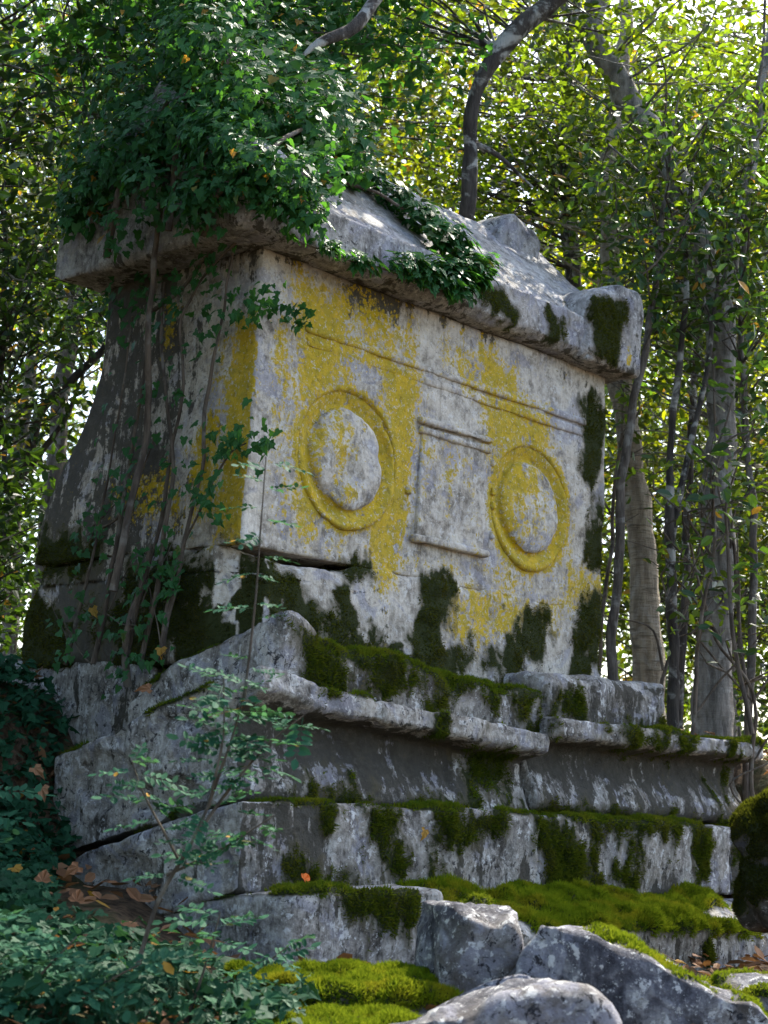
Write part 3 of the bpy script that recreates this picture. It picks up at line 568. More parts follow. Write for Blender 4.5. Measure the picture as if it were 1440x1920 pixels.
# ------------------------------------------------------------------ trees
def crown_clumps(g, ells):
    """clump centres through the crown's volume, uneven"""
    out = []
    for c, r, n in ells:
        p = ball(g, int(n * 1.7)) * np.array(r) + np.array(c); k = fbm(p, .8, 2, int(g.integers(999))) ; p = p[np.argsort(-k)[:n]]
        out.append(p)
    return np.concatenate(out)
def tree(name, label, path, rad, ells=(), leaf='leafA', size=(.05, .08), per=34, clump=.30, bark='bark', seed=0, group=None, limbs=(), sides=10, tmpl=OVAL, cat='tree', wig=.05):
    g = np.random.default_rng(seed); path = np.asarray(path, float); base = path[0].copy()
    root = empty(name, base); tag(root, label, cat, group)
    V, F = tube(path, rad, sides, .07, seed, .05); obj('trunk', V - base, F, M[bark], root)
    for lp, lr in limbs:
        V, F = tube(lp, lr, 8, .06, seed + 3, .02); obj('branch', V - base, F, M[bark], root)
    if not len(ells): return root
    C = crown_clumps(g, ells); tw = []
    allp = [path] + [np.asarray(l[0], float) for l in limbs]; T = np.concatenate([np.stack([np.interp(np.linspace(0, 1, 24), np.linspace(0, 1, len(a)), a[:, k]) for k in range(3)], 1) for a in allp])
    for i, c in enumerate(C):
        d = np.linalg.norm(T - c, axis=1) + 2.0 * np.clip(T[:, 2] - c[2] + .2, 0, 9) ; a = T[np.argmin(d)]
        if i % 3 == 0 and i: 
            b = C[g.integers(0, i)]
            if np.linalg.norm(b - c) < np.linalg.norm(a - c): a = b
        m = (a + c) / 2 + g.normal(0, .08, 3) + np.array([0, 0, .12]) * np.linalg.norm(c - a) * .4
        L = np.linalg.norm(c - a); tw.append(tube([a, m, c + (c - m) * .25], [min(.022, .005 + .006 * L), .004 + .003 * L, .002], 4, .14, seed + i, .04))
    V, F = merge(tw); tag(obj('branches', V - base, F, M[bark], root), kind='stuff')
    n = len(C) * per; ci = np.repeat(np.arange(len(C)), per); dv = g.normal(0, 1, (n, 3)) * np.array([1, 1, .7]) * clump * g.uniform(.45, .62, (n, 1))
    P = C[ci] + dv; sz = g.uniform(*size, n)
    Nn = nrm(np.array([0, 0, .7]) + g.normal(0, .65, (n, 3))); tip = nrm(dv + g.normal(0, .25, (n, 3)) + np.array([0, 0, -.12]))
    var = np.clip(g.random(len(C))[ci] * .5 + g.random(n) * .5, 0, .999)
    V, F, at = leaves(P, Nn, tip, sz, tmpl, g, var); obj('crown', V - base, F, M[leaf], root, at, False)
    return root
E_ = EYE
def up(pts): return [(x, y, z + E_) for x, y, z in pts]
# trunks to the far side of the podium
tree('tree', 'pale banded trunk leaning away just past the lid corner', [(1.70, 10.5, zg(1.7, 10.5) - .1)] + up([(1.69, 10.5, .94), (1.62, 10.5, 1.82), (1.56, 10.5, 2.23), (1.466, 10.5, 2.72), (1.42, 10.5, 3.2), (1.36, 10.6, 4.2), (1.5, 10.7, 5.4), (1.4, 10.8, 6.6)]),
     [.115, .105, .09, .085, .08, .075, .06, .045, .02], [((1.3, 10.7, 4.4 + E_), (1.4, .9, 1.0), 62)], 'leafA', (.055, .085), 34, .32, 'barkpale', 201)
tree('tree', 'thick grey trunk that bends sideways high above the podium', [(1.95, 9.8, zg(1.95, 9.8) - .1)] + up([(1.949, 9.8, .69), (1.968, 9.8, 1.72), (1.993, 9.8, 2.37), (1.97, 9.8, 3.03), (1.766, 9.8, 3.765), (1.613, 9.8, 4.1), (1.325, 9.8, 4.54), (1.153, 9.8, 4.82), (1.195, 9.8, 5.14), (1.25, 9.9, 6.2)]),
     [.125, .115, .095, .09, .088, .088, .085, .082, .075, .068, .03], [((1.75, 9.7, 4.4 + E_), (1.1, .9, 1.1), 60), ((1.9, 10.2, 2.8 + E_), (.8, .6, .9), 34), ((1.3, 9.9, 6.1 + E_), (1.3, .9, .9), 8)], 'leafA', (.05, .085), 34, .30, 'barkgrey', 202,
     limbs=[(up([(1.97, 9.8, 3.05), (2.15, 9.9, 3.9), (2.3, 10, 5.0)]), [.05, .04, .02]), (up([(1.16, 9.8, 4.8), (.98, 9.75, 4.95), (.7, 9.7, 5.4)]), [.035, .028, .01])])
tree('sapling', 'slim grey stem standing closest to the sarcophagus edge', [(1.29, 9.2, zg(1.29, 9.2) - .1)] + up([(1.29, 9.2, .8), (1.295, 9.2, 1.89), (1.36, 9.2, 2.386), (1.442, 9.2, 2.763), (1.55, 9.3, 3.5), (1.6, 9.3, 4.3)]), [.03, .028, .025, .022, .02, .015, .006], [((1.6, 9.2, 3.5 + E_), (.55, .5, .75), 20)], 'leafC', (.055, .09), 26, .24, 'bark', 203)
tree('sapling', 'forked dark sapling between the pale and the thick trunks', [(1.68, 9.4, zg(1.68, 9.4) - .1)] + up([(1.676, 9.4, .74), (1.614, 9.4, 1.79), (1.611, 9.4, 2.01), (1.673, 9.4, 2.9), (1.75, 9.4, 4.0)]), [.035, .033, .026, .022, .018, .006], [((1.72, 9.3, 3.5 + E_), (.6, .5, .8), 20)], 'leafA', (.055, .085), 28, .25, 'barkdark', 204,
     limbs=[(up([(1.63, 9.4, 1.6), (1.68, 9.4, 1.9), (1.831, 9.4, 2.65), (1.9, 9.4, 3.3)]), [.022, .02, .016, .006])])
tree('sapling', 'thin grey stem rising from the last cornice stone', [(2.12, 9.6, zg(2.12, 9.6) - .1)] + up([(2.12, 9.6, .6), (2.144, 9.6, 1.70), (2.078, 9.6, 2.17), (2.05, 9.6, 3.3), (2.17, 9.6, 5.0)]), [.028, .026, .022, .02, .016, .008], [((2.08, 9.5, 3.4 + E_), (.5, .5, 1.2), 26)], 'leafC', (.055, .09), 26, .24, 'bark', 205)
tree('tree', 'slender dark trunk seen above the far slope of the lid', [(1.4, 12, zg(1.4, 12) - .1)] + up([(1.38, 12, 2.0), (1.322, 12, 3.9), (1.28, 12, 4.73), (1.22, 12, 5.3), (1.3, 12.1, 6.6), (1.2, 12, 8.2)]), [.09, .08, .065, .06, .055, .04, .01], [((1.0, 12.2, 5.6 + E_), (1.9, 1.1, 1.3), 110), ((1.2, 12, 7.6 + E_), (1.7, 1.1, 1.0), 12)], 'leafB', (.06, .09), 34, .34, 'barkdark', 206)
tree('tree', 'dark lichen-spotted limb bending up over the ridge', [(.35, 9.3, zg(.35, 9.3) - .1)] + up([(.38, 9.2, 2.0), (.389, 9.0, 3.4), (.375, 9.0, 4.0), (.529, 9.0, 4.331), (.899, 9.0, 4.68), (1.3, 9.0, 5.3), (1.4, 9.1, 6.5)]), [.06, .05, .042, .042, .056, .056, .05, .03], [((.45, 9.3, 4.9 + E_), (1.1, .7, .5), 36)], 'leafA', (.055, .085), 34, .3, 'barkdark', 207,
     limbs=[(up([(.93, 9.0, 4.72), (.5, 8.6, 5.0), (.05, 8.0, 4.35), (-.166, 7.7, 3.93), (-.26, 7.6, 3.70), (-.41, 7.5, 3.60), (-.48, 7.45, 3.5)]), [.05, .045, .04, .033, .028, .022, .008]), (up([(.38, 9, 3.75), (.5, 9, 3.72), (.75, 9, 3.5)]), [.02, .016, .006])])
tree('sapling', 'thin crooked stem over the pale gap beyond the ivied end', [(-2.35, 10, zg(-2.35, 10) - .1)] + up([(-2.256, 10, 1.69), (-2.116, 10, 2.32), (-1.742, 10, 2.74), (-1.6, 10, 3.4)]), [.045, .04, .03, .022, .008], [((-1.95, 10, 3.0 + E_), (.55, .5, .55), 20), ((-2.2, 9.9, 4.4 + E_), (.6, .5, .8), 24)], 'leafC', (.05, .08), 30, .26, 'barkdark', 208,
     limbs=[(up([(-2.2, 10, 1.9), (-1.95, 10, 2.25), (-1.85, 10, 2.6)]), [.022, .018, .006])])
# the woods behind, each tree on its own
BT = [('tall backlit oak behind the ivy at the upper corner', -2.6, 13.0, 5.4, 1.9, 1.8, 70, 'leafB', .09), ('dark evergreen beyond the ivied end', -2.9, 11.3, 4.2, 1.2, 1.7, 46, 'leafC', .06),
      ('leafy tree straight behind the ivy crest', -.9, 12.6, 6.2, 1.7, 1.7, 66, 'leafA', .08), ('bright yellow-green tree behind the lid ridge', .6, 15.5, 6.0, 2.4, 2.4, 84, 'leafB', .09),
      ('backlit tree glowing between the far trunks', 3.0, 14.5, 4.2, 2.0, 2.4, 80, 'leafB', .09), ('tree with pale leaves at the far upper edge', 3.2, 12.0, 5.8, 1.5, 1.8, 56, 'leafA', .07),
      ('distant tree filling the gap over the lid', 1.4, 19.5, 7.2, 3.0, 3.0, 90, 'leafB', .11), ('distant tree seen low behind the thick trunk', 4.2, 20.0, 4.6, 2.6, 2.6, 84, 'leafB', .11),
      ('distant tree behind the crooked thin stem', -3.9, 18.0, 6.6, 2.0, 2.2, 60, 'leafB', .10), ('distant crown high over the ivy crest', -1.6, 20.0, 9.0, 3.0, 2.6, 80, 'leafA', .11),
      ('small understory tree low behind the far podium end', 2.6, 12.8, 2.6, .9, 1.3, 34, 'leafB', .06), ('thin tree at the outer edge beyond the last step', 2.75, 10.6, 3.6, .8, 1.8, 40, 'leafA', .05)]
for i, (lab, x, y, ct, rx, rz_, n, lf, tr) in enumerate(BT):
    b = zg(x, y); k = y / 12
    tree('tree', lab, [(x, y, b - .1), (x + .1 * math.sin(i * 2.1), y, b + .35 * (ct + rz_)), (x + .2 * math.cos(i * 1.7), y, E_ + ct + .2 * rz_), (x + .1, y, E_ + ct + .8 * rz_)], [tr, tr * .8, tr * .5, .01],
         [((x, y, E_ + ct), (rx, rx * .7, rz_), int(n * 1.7))], lf, (.055 * k ** .7, .09 * k ** .7), 36, .34 * k ** .6, ['bark', 'barkdark'][i % 2], 230 + i, 'trees of the woods behind the tomb', sides=8)
for i, (lab, x, y, ct, rx, rz_, n) in enumerate([('dark evergreen overhanging the upper edge beside the ivy', -2.35, 8.6, 4.3, .95, 1.5, 90), ('dark evergreen by the near bank, mostly out of view, enlarged for shade', -3.2, 6.6, 3.6, 1.4, 2.8, 190), ('unseen broad evergreen added on the near side for shade', -3.5, 3.6, 3.6, 1.6, 2.8, 190)]):
    b = zg(x, y); tree('evergreen_tree', lab, [(x, y, b - .1), (x + .05, y, b + 2.4), (x, y, E_ + ct), (x + .1, y, E_ + ct + .8 * rz_)], [.13, .10, .06, .01], [((x, y, E_ + ct), (rx, rx * .9, rz_), n)], 'leafC', (.06, .10), 40, .34, 'barkdark', 260 + i, sides=8)  # last two, out of view, made broad to shade the end face
for i, (lab, x, y, ct, rx, rz_, n, lf) in enumerate([('yellow-green thicket low behind the pale trunk', 2.1, 13.4, 2.3, 1.2, 1.5, 90, 'leafB'), ('thicket between the thick trunk and the outer edge', 3.1, 12.4, 1.9, 1.0, 1.4, 80, 'leafA'), ('dark thicket beside the shaded end of the tomb', -2.35, 9.6, 3.0, .75, 1.0, 80, 'leafC'), ('bramble thicket on the near bank behind the dark stones', -2.2, 8.8, 1.25, .6, .8, 80, 'leafC'), ('dark holly thicket low against the edge by the shaded end', -2.75, 10.2, 1.3, .7, .6, 50, 'leafC'), ('shaded thicket far behind the shaded end', -3.4, 12.0, 2.0, .9, 1.2, 70, 'leafA'),
        ('backlit thicket beyond the crooked thin stem', -3.2, 13.5, 3.6, 1.1, 1.6, 70, 'leafB'), ('leafy thicket right behind the ridge knob', 1.1, 11.2, 4.3, .9, .9, 60, 'leafA'), ('dark leafy bush over the horn of the lid', 2.0, 11.2, 4.0, 1.0, 1.2, 80, 'leafC')]):
    b = zg(x, y); tree('thicket', lab, [(x, y, b - .1), (x + .1, y, E_ + ct - .4 * rz_), (x, y, E_ + ct + .6 * rz_)], [.03, .024, .006], [((x, y, E_ + ct), (rx, rx * .7, rz_), n)], lf, (.05, .085), 36, .26, 'barkdark', 280 + i, sides=6, cat='shrub')
g = np.random.default_rng(77)
for i, (lab, x, y, dx, h_) in enumerate([('crooked whip leaning from the pale trunk foot', 1.45, 9.6, .5, 2.6), ('thin bare whip crossing the forked sapling', 1.62, 9.1, .28, 3.0), ('twiggy whip beside the thick trunk', 2.12, 9.5, -.3, 3.2), ('bare whip leaning out at the far edge', 2.2, 9.2, -.5, 2.4), ('thin whip rising between the sarcophagus and pale trunk', 1.38, 10.2, .12, 3.4)]):
    b = zg(x, y); p = [(x + dx * u ** 1.4 + g.normal(0, .03), y + g.normal(0, .03), b - .05 + h_ * u) for u in np.linspace(0, 1, 8)]
    L_ = [([p[k], (p[k][0] + g.uniform(-.25, .25), p[k][1], p[k][2] + .25), (p[k][0] + g.uniform(-.6, .6), p[k][1] - .1, p[k][2] + g.uniform(.2, .7))], [.008, .006, .002]) for k in (2, 3, 4, 5, 6)]
    tree('whip', lab, p, np.linspace(.018, .005, 8), [((x + dx * .6, y, b + h_ * .75), (.4, .3, .7), 8)], 'leafA', (.05, .08), 12, .2, 'vine', 290 + i, limbs=L_, sides=6, cat='sapling')
for i, (lab, x, y) in enumerate([('unseen tall tree added behind the viewer for shade', -2.5, -4.5), ('unseen tall tree added on the near side of the viewer for shade', -4.6, .8), ('unseen tall tree added beside the near bank for shade', -5.0, 5.2)]):
    b = zg(x, y); tree('shade_tree', lab, [(x, y, b - .1), (x, y + .1, b + 4), (x + .2, y, b + 8)], [.2, .15, .03], [((x, y, b + 5.2), (2.4, 2.4, 3.2), 90)], 'leafC', (.16, .26), 40, .6, 'bark', 296 + i, sides=8)  # unseen trees added to cut sky light from behind and beside
# far hazeless woods: one mass
g = np.random.default_rng(5)
n = 120000; y_ = g.uniform(15, 36, n); P = np.stack([g.uniform(-.30, .34, n) * y_, y_, g.uniform(0, 1, n)], 1)
dens_ = fbm(P * np.array([1, 1, 14.]), .45, 4, 4, .6); P[:, 2] = E_ + .3 + P[:, 2] * (.50 * y_)
hole = (P[:, 0] / y_ < -.13) & (P[:, 2] - E_ > .12 * y_) & (P[:, 2] - E_ < .30 * y_)
el_ = (P[:, 2] - E_) / y_; hole2 = np.hypot((P[:, 0] / y_ - .06) / .035, (el_ - .43) / .07) < 1
ok = (dens_ > -.14 + .12 * hole + .10 * (el_ > .30) + .5 * hole2); P = P[ok]
V, F, at = leaves(P, nrm(np.array([0, -.2, .6]) + g.normal(0, .6, P.shape)), g.normal(0, 1, P.shape), P[:, 1] * g.uniform(.0045, .0085, len(P)), OVAL, g)
tag(obj('far_woods', V, F, M['leafA'], None, at, False), 'sunlit mass of far woodland leaves behind all the trunks', 'woodland', kind='stuff')
# ------------------------------------------------------------------ ivy
IVYM = []
for k in range(5):
    g = np.random.default_rng(900 + k); T, TF = IVYT; V = T.copy(); V[:, 1] *= g.uniform(.85, 1.15); V[:, 2] *= g.uniform(.3, 2.2); V[:, :2] += g.normal(0, .03, (len(V), 2)) * (np.arange(len(V)) > 0)[:, None]
    IVYM.append(mesh('leaf', V, TF, M['ivy'], {'var': np.full(len(V), .1)}, False))
GIVM = []
for me_ in IVYM:
    m_ = me_.copy(); m_.materials[0] = M['givy']; GIVM.append(m_)
def single(name, me, root, base, P, Nn, tip, size):
    x, y, n = frames(Nn, tip)
    for i in range(len(P)):
        o = bpy.data.objects.new(name, me[i % len(me)]); sc.collection.objects.link(o); o.parent = root
        m = Matrix(((x[i, 0], y[i, 0], n[i, 0], 0), (x[i, 1], y[i, 1], n[i, 1], 0), (x[i, 2], y[i, 2], n[i, 2], 0), (0, 0, 0, 1)))
        o.matrix_basis = Matrix.Translation(Vector(P[i] - base)) @ m @ Matrix.Scale(float(size[i]), 4)
def ivy(root, base, P, Nn, size, g, nsingle, me=None, mat='ivy'):
    """the leaves nearest the viewer as single leaves, the rest as one mass"""
    tip = nrm(g.normal(0, .5, P.shape) + np.array([0, -.15, -.9])); key = np.linalg.norm(P - CAM, axis=1) - g.random(len(P)) * .25
    o = np.argsort(key); a, b = o[:nsingle], o[nsingle:]
    single('leaf', me or IVYM, root, base, P[a], Nn[a], tip[a], size[a])
    if len(b):
        V, F, at = leaves(P[b], Nn[b], tip[b], size[b], IVYT, g); tag(obj('foliage', V - base, F, M[mat], root, at, False), kind='stuff')
OUT_F = -NX; OUT_L = -AX
def blobs(g, spec, outw, flat=None):
    Ps, Ns = [], []
    for s, w, t, r, n in spec:
        n = int(n * 1.35); d = nrm(g.normal(0, 1, (n, 3))) * (g.random((n, 1)) ** .5) * np.array(r if isinstance(r, tuple) else (r, r, r))
        Ps.append(np.array([s, w, t]) + d); Ns.append(nrm(d + g.normal(0, .01, d.shape)))
    P = Wa(np.concatenate(Ps)); D = np.concatenate(Ns); D = D[:, :1] * AX + D[:, 1:2] * NX + D[:, 2:] * np.array([0, 0, 1.])
    return P, nrm(D * .55 + np.asarray(outw) * .55 + np.array([0, 0, .5]) + g.normal(0, .28, P.shape))
def vine(root, base, pts, r0, seed, n=6, name='stem'):
    V, F = tube([W(*p) for p in pts], np.linspace(r0, r0 * .45, len(pts)), n, .05, seed, .05); obj(name, V - base, F, M['vine'], root)
TOC = nrm(np.array([-.3, -1, .1]))
# great ivy over the lid
g = np.random.default_rng(31); base = W(-.35, .4, .7); big = empty('ivy', base); tag(big, 'great glossy ivy heaped over the near half of the lid', 'ivy')
spec = [(-.25, .95, 2.85, .16, 150), (-.2, 1.08, 2.74, .13, 80), (-.28, .99, 2.68, .13, 90), (-.30, .80, 2.76, .16, 110), (-.28, .62, 2.86, .19, 200), (-.26, .44, 2.92, .2, 260), (-.24, .23, 2.95, .22, 330), (-.28, .0, 2.75, .2, 300), (-.32, .34, 2.64, .17, 110), (-.32, .62, 2.54, .15, 40), (-.32, .05, 2.52, .16, 170),
        (-.26, -.16, 2.60, .18, 240), (-.14, -.24, 2.62, .17, 220), (-.02, -.26, 2.50, .13, 120), (.12, -.2, 2.72, .16, 150), (-.1, .1, 3.05, .26, 380), (.1, .3, 3.3, .30, 420), (.0, .55, 3.4, .30, 420), (.3, .1, 3.15, .24, 300), (.45, .35, 3.38, .26, 300),
        (-.15, .75, 3.2, .26, 300), (-.2, .95, 2.98, .2, 180), (.25, .7, 3.6, .32, 400), (.7, .5, 3.38, .22, 200), (.65, .15, 3.06, .17, 150), (-.1, .4, 3.62, .30, 330), (.5, .8, 3.75, .3, 300), (.85, .6, 3.5, .28, 260), (1.1, .7, 3.55, .25, 180), (.8, .9, 3.95, .35, 300), (-.2, .7, 3.9, .35, 300), (.3, .6, 4.1, .35, 300), (-.3, .2, 3.3, .22, 240), (.15, -.05, 2.98, .15, 150)]
P, Nn = blobs(g, spec, nrm(OUT_L + OUT_F * .4)); ivy(big, base, P, Nn, g.uniform(.028, .064, len(P)), g, 300)
for k, pts in enumerate([[(-.2, .6, .9), (-.12, .55, 1.6), (-.22, .45, 2.3), (-.3, .35, 2.7), (-.2, .3, 3.2)], [(-.25, .1, 2.4), (-.32, -.05, 2.55), (-.2, -.2, 2.7), (.1, -.1, 2.95)], [(-.3, .7, 2.4), (-.35, .6, 2.7), (-.25, .4, 3.1)], [(-.28, .3, 2.45), (-.3, .2, 2.9), (0, .2, 3.4)]]): vine(big, base, pts, .02, 300 + k)
# ivy trailing over the front slope and eave
g = np.random.default_rng(32); base = W(.9, .1, 2.8); tr_ = empty('ivy_trail', base); tag(tr_, 'ivy trail hanging over the eave along the front slope of the lid', 'ivy')
spec = [(.72, .24, 3.02, (.10, .10, .07), 60), (.9, .26, 3.06, (.14, .12, .07), 110), (1.02, .16, 2.98, (.14, .12, .08), 120), (1.05, .02, 2.86, (.14, .12, .08), 130), (1.12, -.1, 2.74, (.18, .09, .09), 200), (1.2, -.17, 2.60, (.18, .06, .11), 200), (1.08, -.19, 2.50, (.20, .06, .11), 190), (.9, -.2, 2.49, (.18, .06, .10), 150), (.72, -.2, 2.47, (.16, .06, .07), 90),
        (.45, -.19, 2.42, (.14, .04, .05), 40), (.22, -.2, 2.42, (.12, .05, .05), 40), (1.38, -.12, 2.70, (.10, .06, .05), 30)]
P, Nn = blobs(g, spec, nrm(OUT_F + np.array([0, 0, .5]))); ivy(tr_, base, P, Nn, g.uniform(.030, .062, len(P)), g, 280)
vine(tr_, base, [(.3, .3, 3.06), (.6, .2, 2.98), (.9, .1, 2.9), (1.1, -.05, 2.78), (1.15, -.17, 2.6), (1.0, -.2, 2.45)], .009, 310); vine(tr_, base, [(1.2, -.17, 2.5), (.8, -.18, 2.44), (.4, -.17, 2.42), (-.02, -.2, 2.40)], .008, 311)
# ivy climbing the end face
g = np.random.default_rng(33); base = W(-.15, .5, .7); cl = empty('climbing_ivy', base); tag(cl, 'bare-stemmed ivy climbing the shaded end face of the sarcophagus', 'ivy')
ST = [[(-.07, .30, 1.0), (-.05, .27, 1.5), (-.05, .22, 1.9), (-.06, .12, 2.15), (-.08, .08, 2.38)], [(-.07, .42, .8), (-.06, .42, 1.4), (-.05, .52, 1.9), (-.06, .55, 2.3)], [(-.08, .75, .8), (-.07, .72, 1.4), (-.05, .66, 1.9), (-.08, .62, 2.35)],
      [(-.08, .95, 1.0), (-.06, .86, 1.5), (-.05, .8, 2.2)], [(-.06, .52, 1.15), (-.06, .38, 1.75), (-.06, .45, 2.1), (-.08, .3, 2.3), (-.1, .05, 2.42)], [(-.07, .3, 1.1), (-.07, .15, 1.35), (-.10, .0, 1.5), (-.1, -.08, 1.52)], [(-.08, .6, .5), (-.14, .55, .75), (-.07, .5, 1.1)], [(-.06, .65, 2.2), (-.06, .42, 2.25), (-.08, .2, 2.4)], [(-.05, 1.0, 1.2), (-.05, .8, 1.25), (-.05, .6, 1.6)]]
for k in (0, 1, 2, 3, 4, 5): ST[k] = [(-.10, ST[k][0][1] + .08, .60), (-.085, ST[k][0][1] + .04, .85)] + ST[k][(1 if ST[k][0][2] < .9 else 0):]
for k, s_ in enumerate(ST): vine(cl, base, s_, [.013, .015, .014, .010, .012, .008, .02, .012, .007][k], 320 + k)
for k in range(16):
    a = ST[k % 9][g.integers(0, 2)]; q = np.array(a) + g.normal(0, .03, 3) * np.array([0, 1, 1]); e = q + np.array([-.01, g.uniform(-.25, .25), g.uniform(-.05, .3)]); vine(cl, base, [q, (q + e) / 2 + g.normal(0, .02, 3) * np.array([.2, 1, 1]), e], .004, 340 + k, 5, 'twig')
pp = []
for s_ in ST:
    a = np.array(s_); m = 46; u = g.random(m) * (len(a) - 1); i = u.astype(int); f = (u - i)[:, None]; pp.append(a[i] * (1 - f) + a[i + 1] * f + g.normal(0, .06, (m, 3)) * np.array([.15, 1, 1]) + np.array([-.035, 0, 0]))
pp.append(np.array([-.09, .0, 2.10]) + g.normal(0, 1, (60, 3)) * np.array([.03, .09, .06])); pp.append(np.array([-.09, -.02, 1.5]) + g.normal(0, 1, (60, 3)) * np.array([.03, .12, .05])); pp.append(np.array([.14, -.06, 2.12]) + g.normal(0, 1, (40, 3)) * np.array([.09, .02, .03])); pp.append(np.array([-.1, .85, 2.3]) + g.normal(0, 1, (60, 3)) * np.array([.03, .15, .08]))
pp.append(np.array([-.1, .12, 1.25]) + g.normal(0, 1, (25, 3)) * np.array([.02, .05, .08]))
pp = np.concatenate(pp); P = Wa(pp); Nn = nrm(np.tile(OUT_L + np.array([.15, -.2, .45]), (len(P), 1)) + g.normal(0, .35, P.shape)); ivy(cl, base, P, Nn, g.uniform(.026, .056, len(P)), g, 300)
# ivy-clad tree behind the lid
tree('ivied_tree', 'old trunk wrapped in ivy rising behind the near end of the lid', [(-1.35, 8.9, zg(-1.35, 8.9))] + up([(-1.3, 8.8, 2.5), (-1.22, 8.7, 3.6), (-1.2, 8.7, 4.4), (-1.1, 8.8, 5.6)]), [.16, .14, .12, .10, .05], [((-1.5, 8.6, 4.7 + E_), (.9, .6, .75), 40), ((-.55, 8.5, 4.6 + E_), (.8, .5, .7), 36), ((-.2, 8.9, 4.1 + E_), (.6, .4, .5), 20), ((-1.9, 9.1, 4.0 + E_), (.6, .5, .5), 16)], 'ivy', (.05, .08), 40, .26, 'bark', 221, tmpl=IVYT,
     limbs=[(up([(-1.2, 8.7, 3.9), (-.8, 8.6, 4.3), (-.4, 8.6, 4.6)]), [.05, .035, .012])])
# ------------------------------------------------------------------ undergrowth at the near end
g = np.random.default_rng(41); base = np.array([-1.1, 5.6, zg(-1.1, 5.6)]); gi = empty('ground_ivy', base); tag(gi, 'dark ivy carpeting the bank below the broken podium end', 'ivy')
n = 9000; x = g.uniform(-2.1, -.15, n); y = g.uniform(4.6, 7.6, n); q = np.stack([x, y, x * 0], 1)
keep = (fbm(q, 2.2, 3, 6) + .30 > 0) & ~((x > -1.05 - .3 * (y - 6)) & (y > 5.75)); x, y = x[keep], y[keep]
x = np.r_[x, g.uniform(-2.0, -1.22, 2200)]; y = np.r_[y, g.uniform(6.1, 7.7, 2200)]
z = EYE + hground(x, y) + g.uniform(.01, .14, len(x)); P = np.stack([x, y, z], 1); Nn = nrm(np.array([0, -.35, .8]) + g.normal(0, .4, P.shape)); ivy(gi, base, P, Nn, g.uniform(.03, .07, len(P)), g, 300, GIVM, 'givy')
def frond_mesh(seed):
    g = np.random.default_rng(seed); Ps, Tp, S = [], [], []; k = 6
    for i in range(k):
        for sgn in (-1, 1): Ps.append((.22 + .13 * i, sgn * .015, -.05 * (i / k) ** 2)); Tp.append((.35, sgn, -.15 + g.normal(0, .1))); S.append(g.uniform(.24, .32) * (1 - .35 * abs(i / k - .45)))
    Ps.append((1.0, 0, -.06)); Tp.append((1, 0, -.1)); S.append(.28)
    P = np.array(Ps); V, F, at = leaves(P, np.tile([0, 0, 1.], (len(P), 1)) + g.normal(0, .22, P.shape), np.array(Tp), S, (OVAL[0] * np.array([1, 1.25, 1]), OVAL[1]), g)
    rv = np.array([(0, -.006, 0), (0, .006, 0), (1.0, .003, -.055), (1.0, -.003, -.055)]); V = np.concatenate([V, rv]); o = len(V) - 4
    F = np.concatenate([F, [(o, o + 1, o + 2), (o, o + 2, o + 3)]]); return mesh('leaf', V, F, M['frond'], {'var': np.r_[at['var'], [.5] * 4]}, False)
FR = [frond_mesh(60 + k) for k in range(4)]
def shrub(name, label, stems, seed, nf, size=(.10, .17), r0=.009, cat='shrub'):
    """stems as polylines in world metres (z from eye level); compound leaves alternate along them"""
    g = np.random.default_rng(seed); base = np.array(stems[0][0], float) + np.array([0, 0, EYE]); root = empty(name, base); tag(root, label, cat); Ps, Tp = [], []
    for k, s_ in enumerate(stems):
        a = np.array(s_, float) + np.array([0, 0, EYE]); V, F = tube(a, np.linspace(r0 * (1 if k == 0 else .6), .0018, len(a)), 6, .04, seed + k, .012); obj('stem', V - base, F, M['vine'], root)
        m = nf[k]; u = np.linspace(.25, .99, m) * (len(a) - 1) + g.uniform(-.1, .1, m); u = np.clip(u, 0, len(a) - 1.001); i = u.astype(int); f = (u - i)[:, None]; p = a[i] * (1 - f) + a[i + 1] * f
        az = np.arange(m) * 2.4 + g.uniform(0, 1, m); Ps.append(p); Tp.append(np.stack([np.cos(az), .6 * np.sin(az) - .2, g.uniform(-.15, .35, m)], 1))
    P = np.concatenate(Ps); T = nrm(np.concatenate(Tp)); Nn = nrm(np.array([0, -.25, 1.]) + g.normal(0, .25, P.shape)); single('leaf', FR, root, base, P, Nn, T, g.uniform(*size, len(P)))
    return root
shrub('ash_sapling', 'slender leafy sapling in front of the broken podium end', [[(-.68, 5.0, -.62), (-.60, 5.0, -.26), (-.50, 5.0, -.08), (-.44, 5.0, .10), (-.39, 5.0, .28), (-.375, 5.0, .45)], [(-.50, 5.0, -.08), (-.40, 5.02, .08), (-.30, 5.0, .2), (-.2, 5, .28)], [(-.47, 5.0, .0), (-.43, 4.98, .2), (-.45, 5, .38)], [(-.385, 5.0, .32), (-.372, 5.0, .6), (-.365, 5.0, .85), (-.36, 5.0, 1.05)], [(-.58, 5, -.2), (-.42, 5, -.12), (-.28, 5, -.02)], [(-.55, 5, -.15), (-.66, 5, .02), (-.7, 5, .12)]], 51, [26, 16, 16, 14, 13, 12], (.08, .15))
shrub('ash_shrub', 'low feathery shrub at the bottom near corner', [[(-.95, 4.7, -.7), (-.9, 4.7, -.5), (-.78, 4.7, -.36)], [(-.95, 4.7, -.68), (-1.0, 4.75, -.45), (-1.02, 4.7, -.3)], [(-.9, 4.7, -.6), (-.7, 4.7, -.48), (-.6, 4.7, -.42)]], 52, [18, 16, 15], (.10, .18))
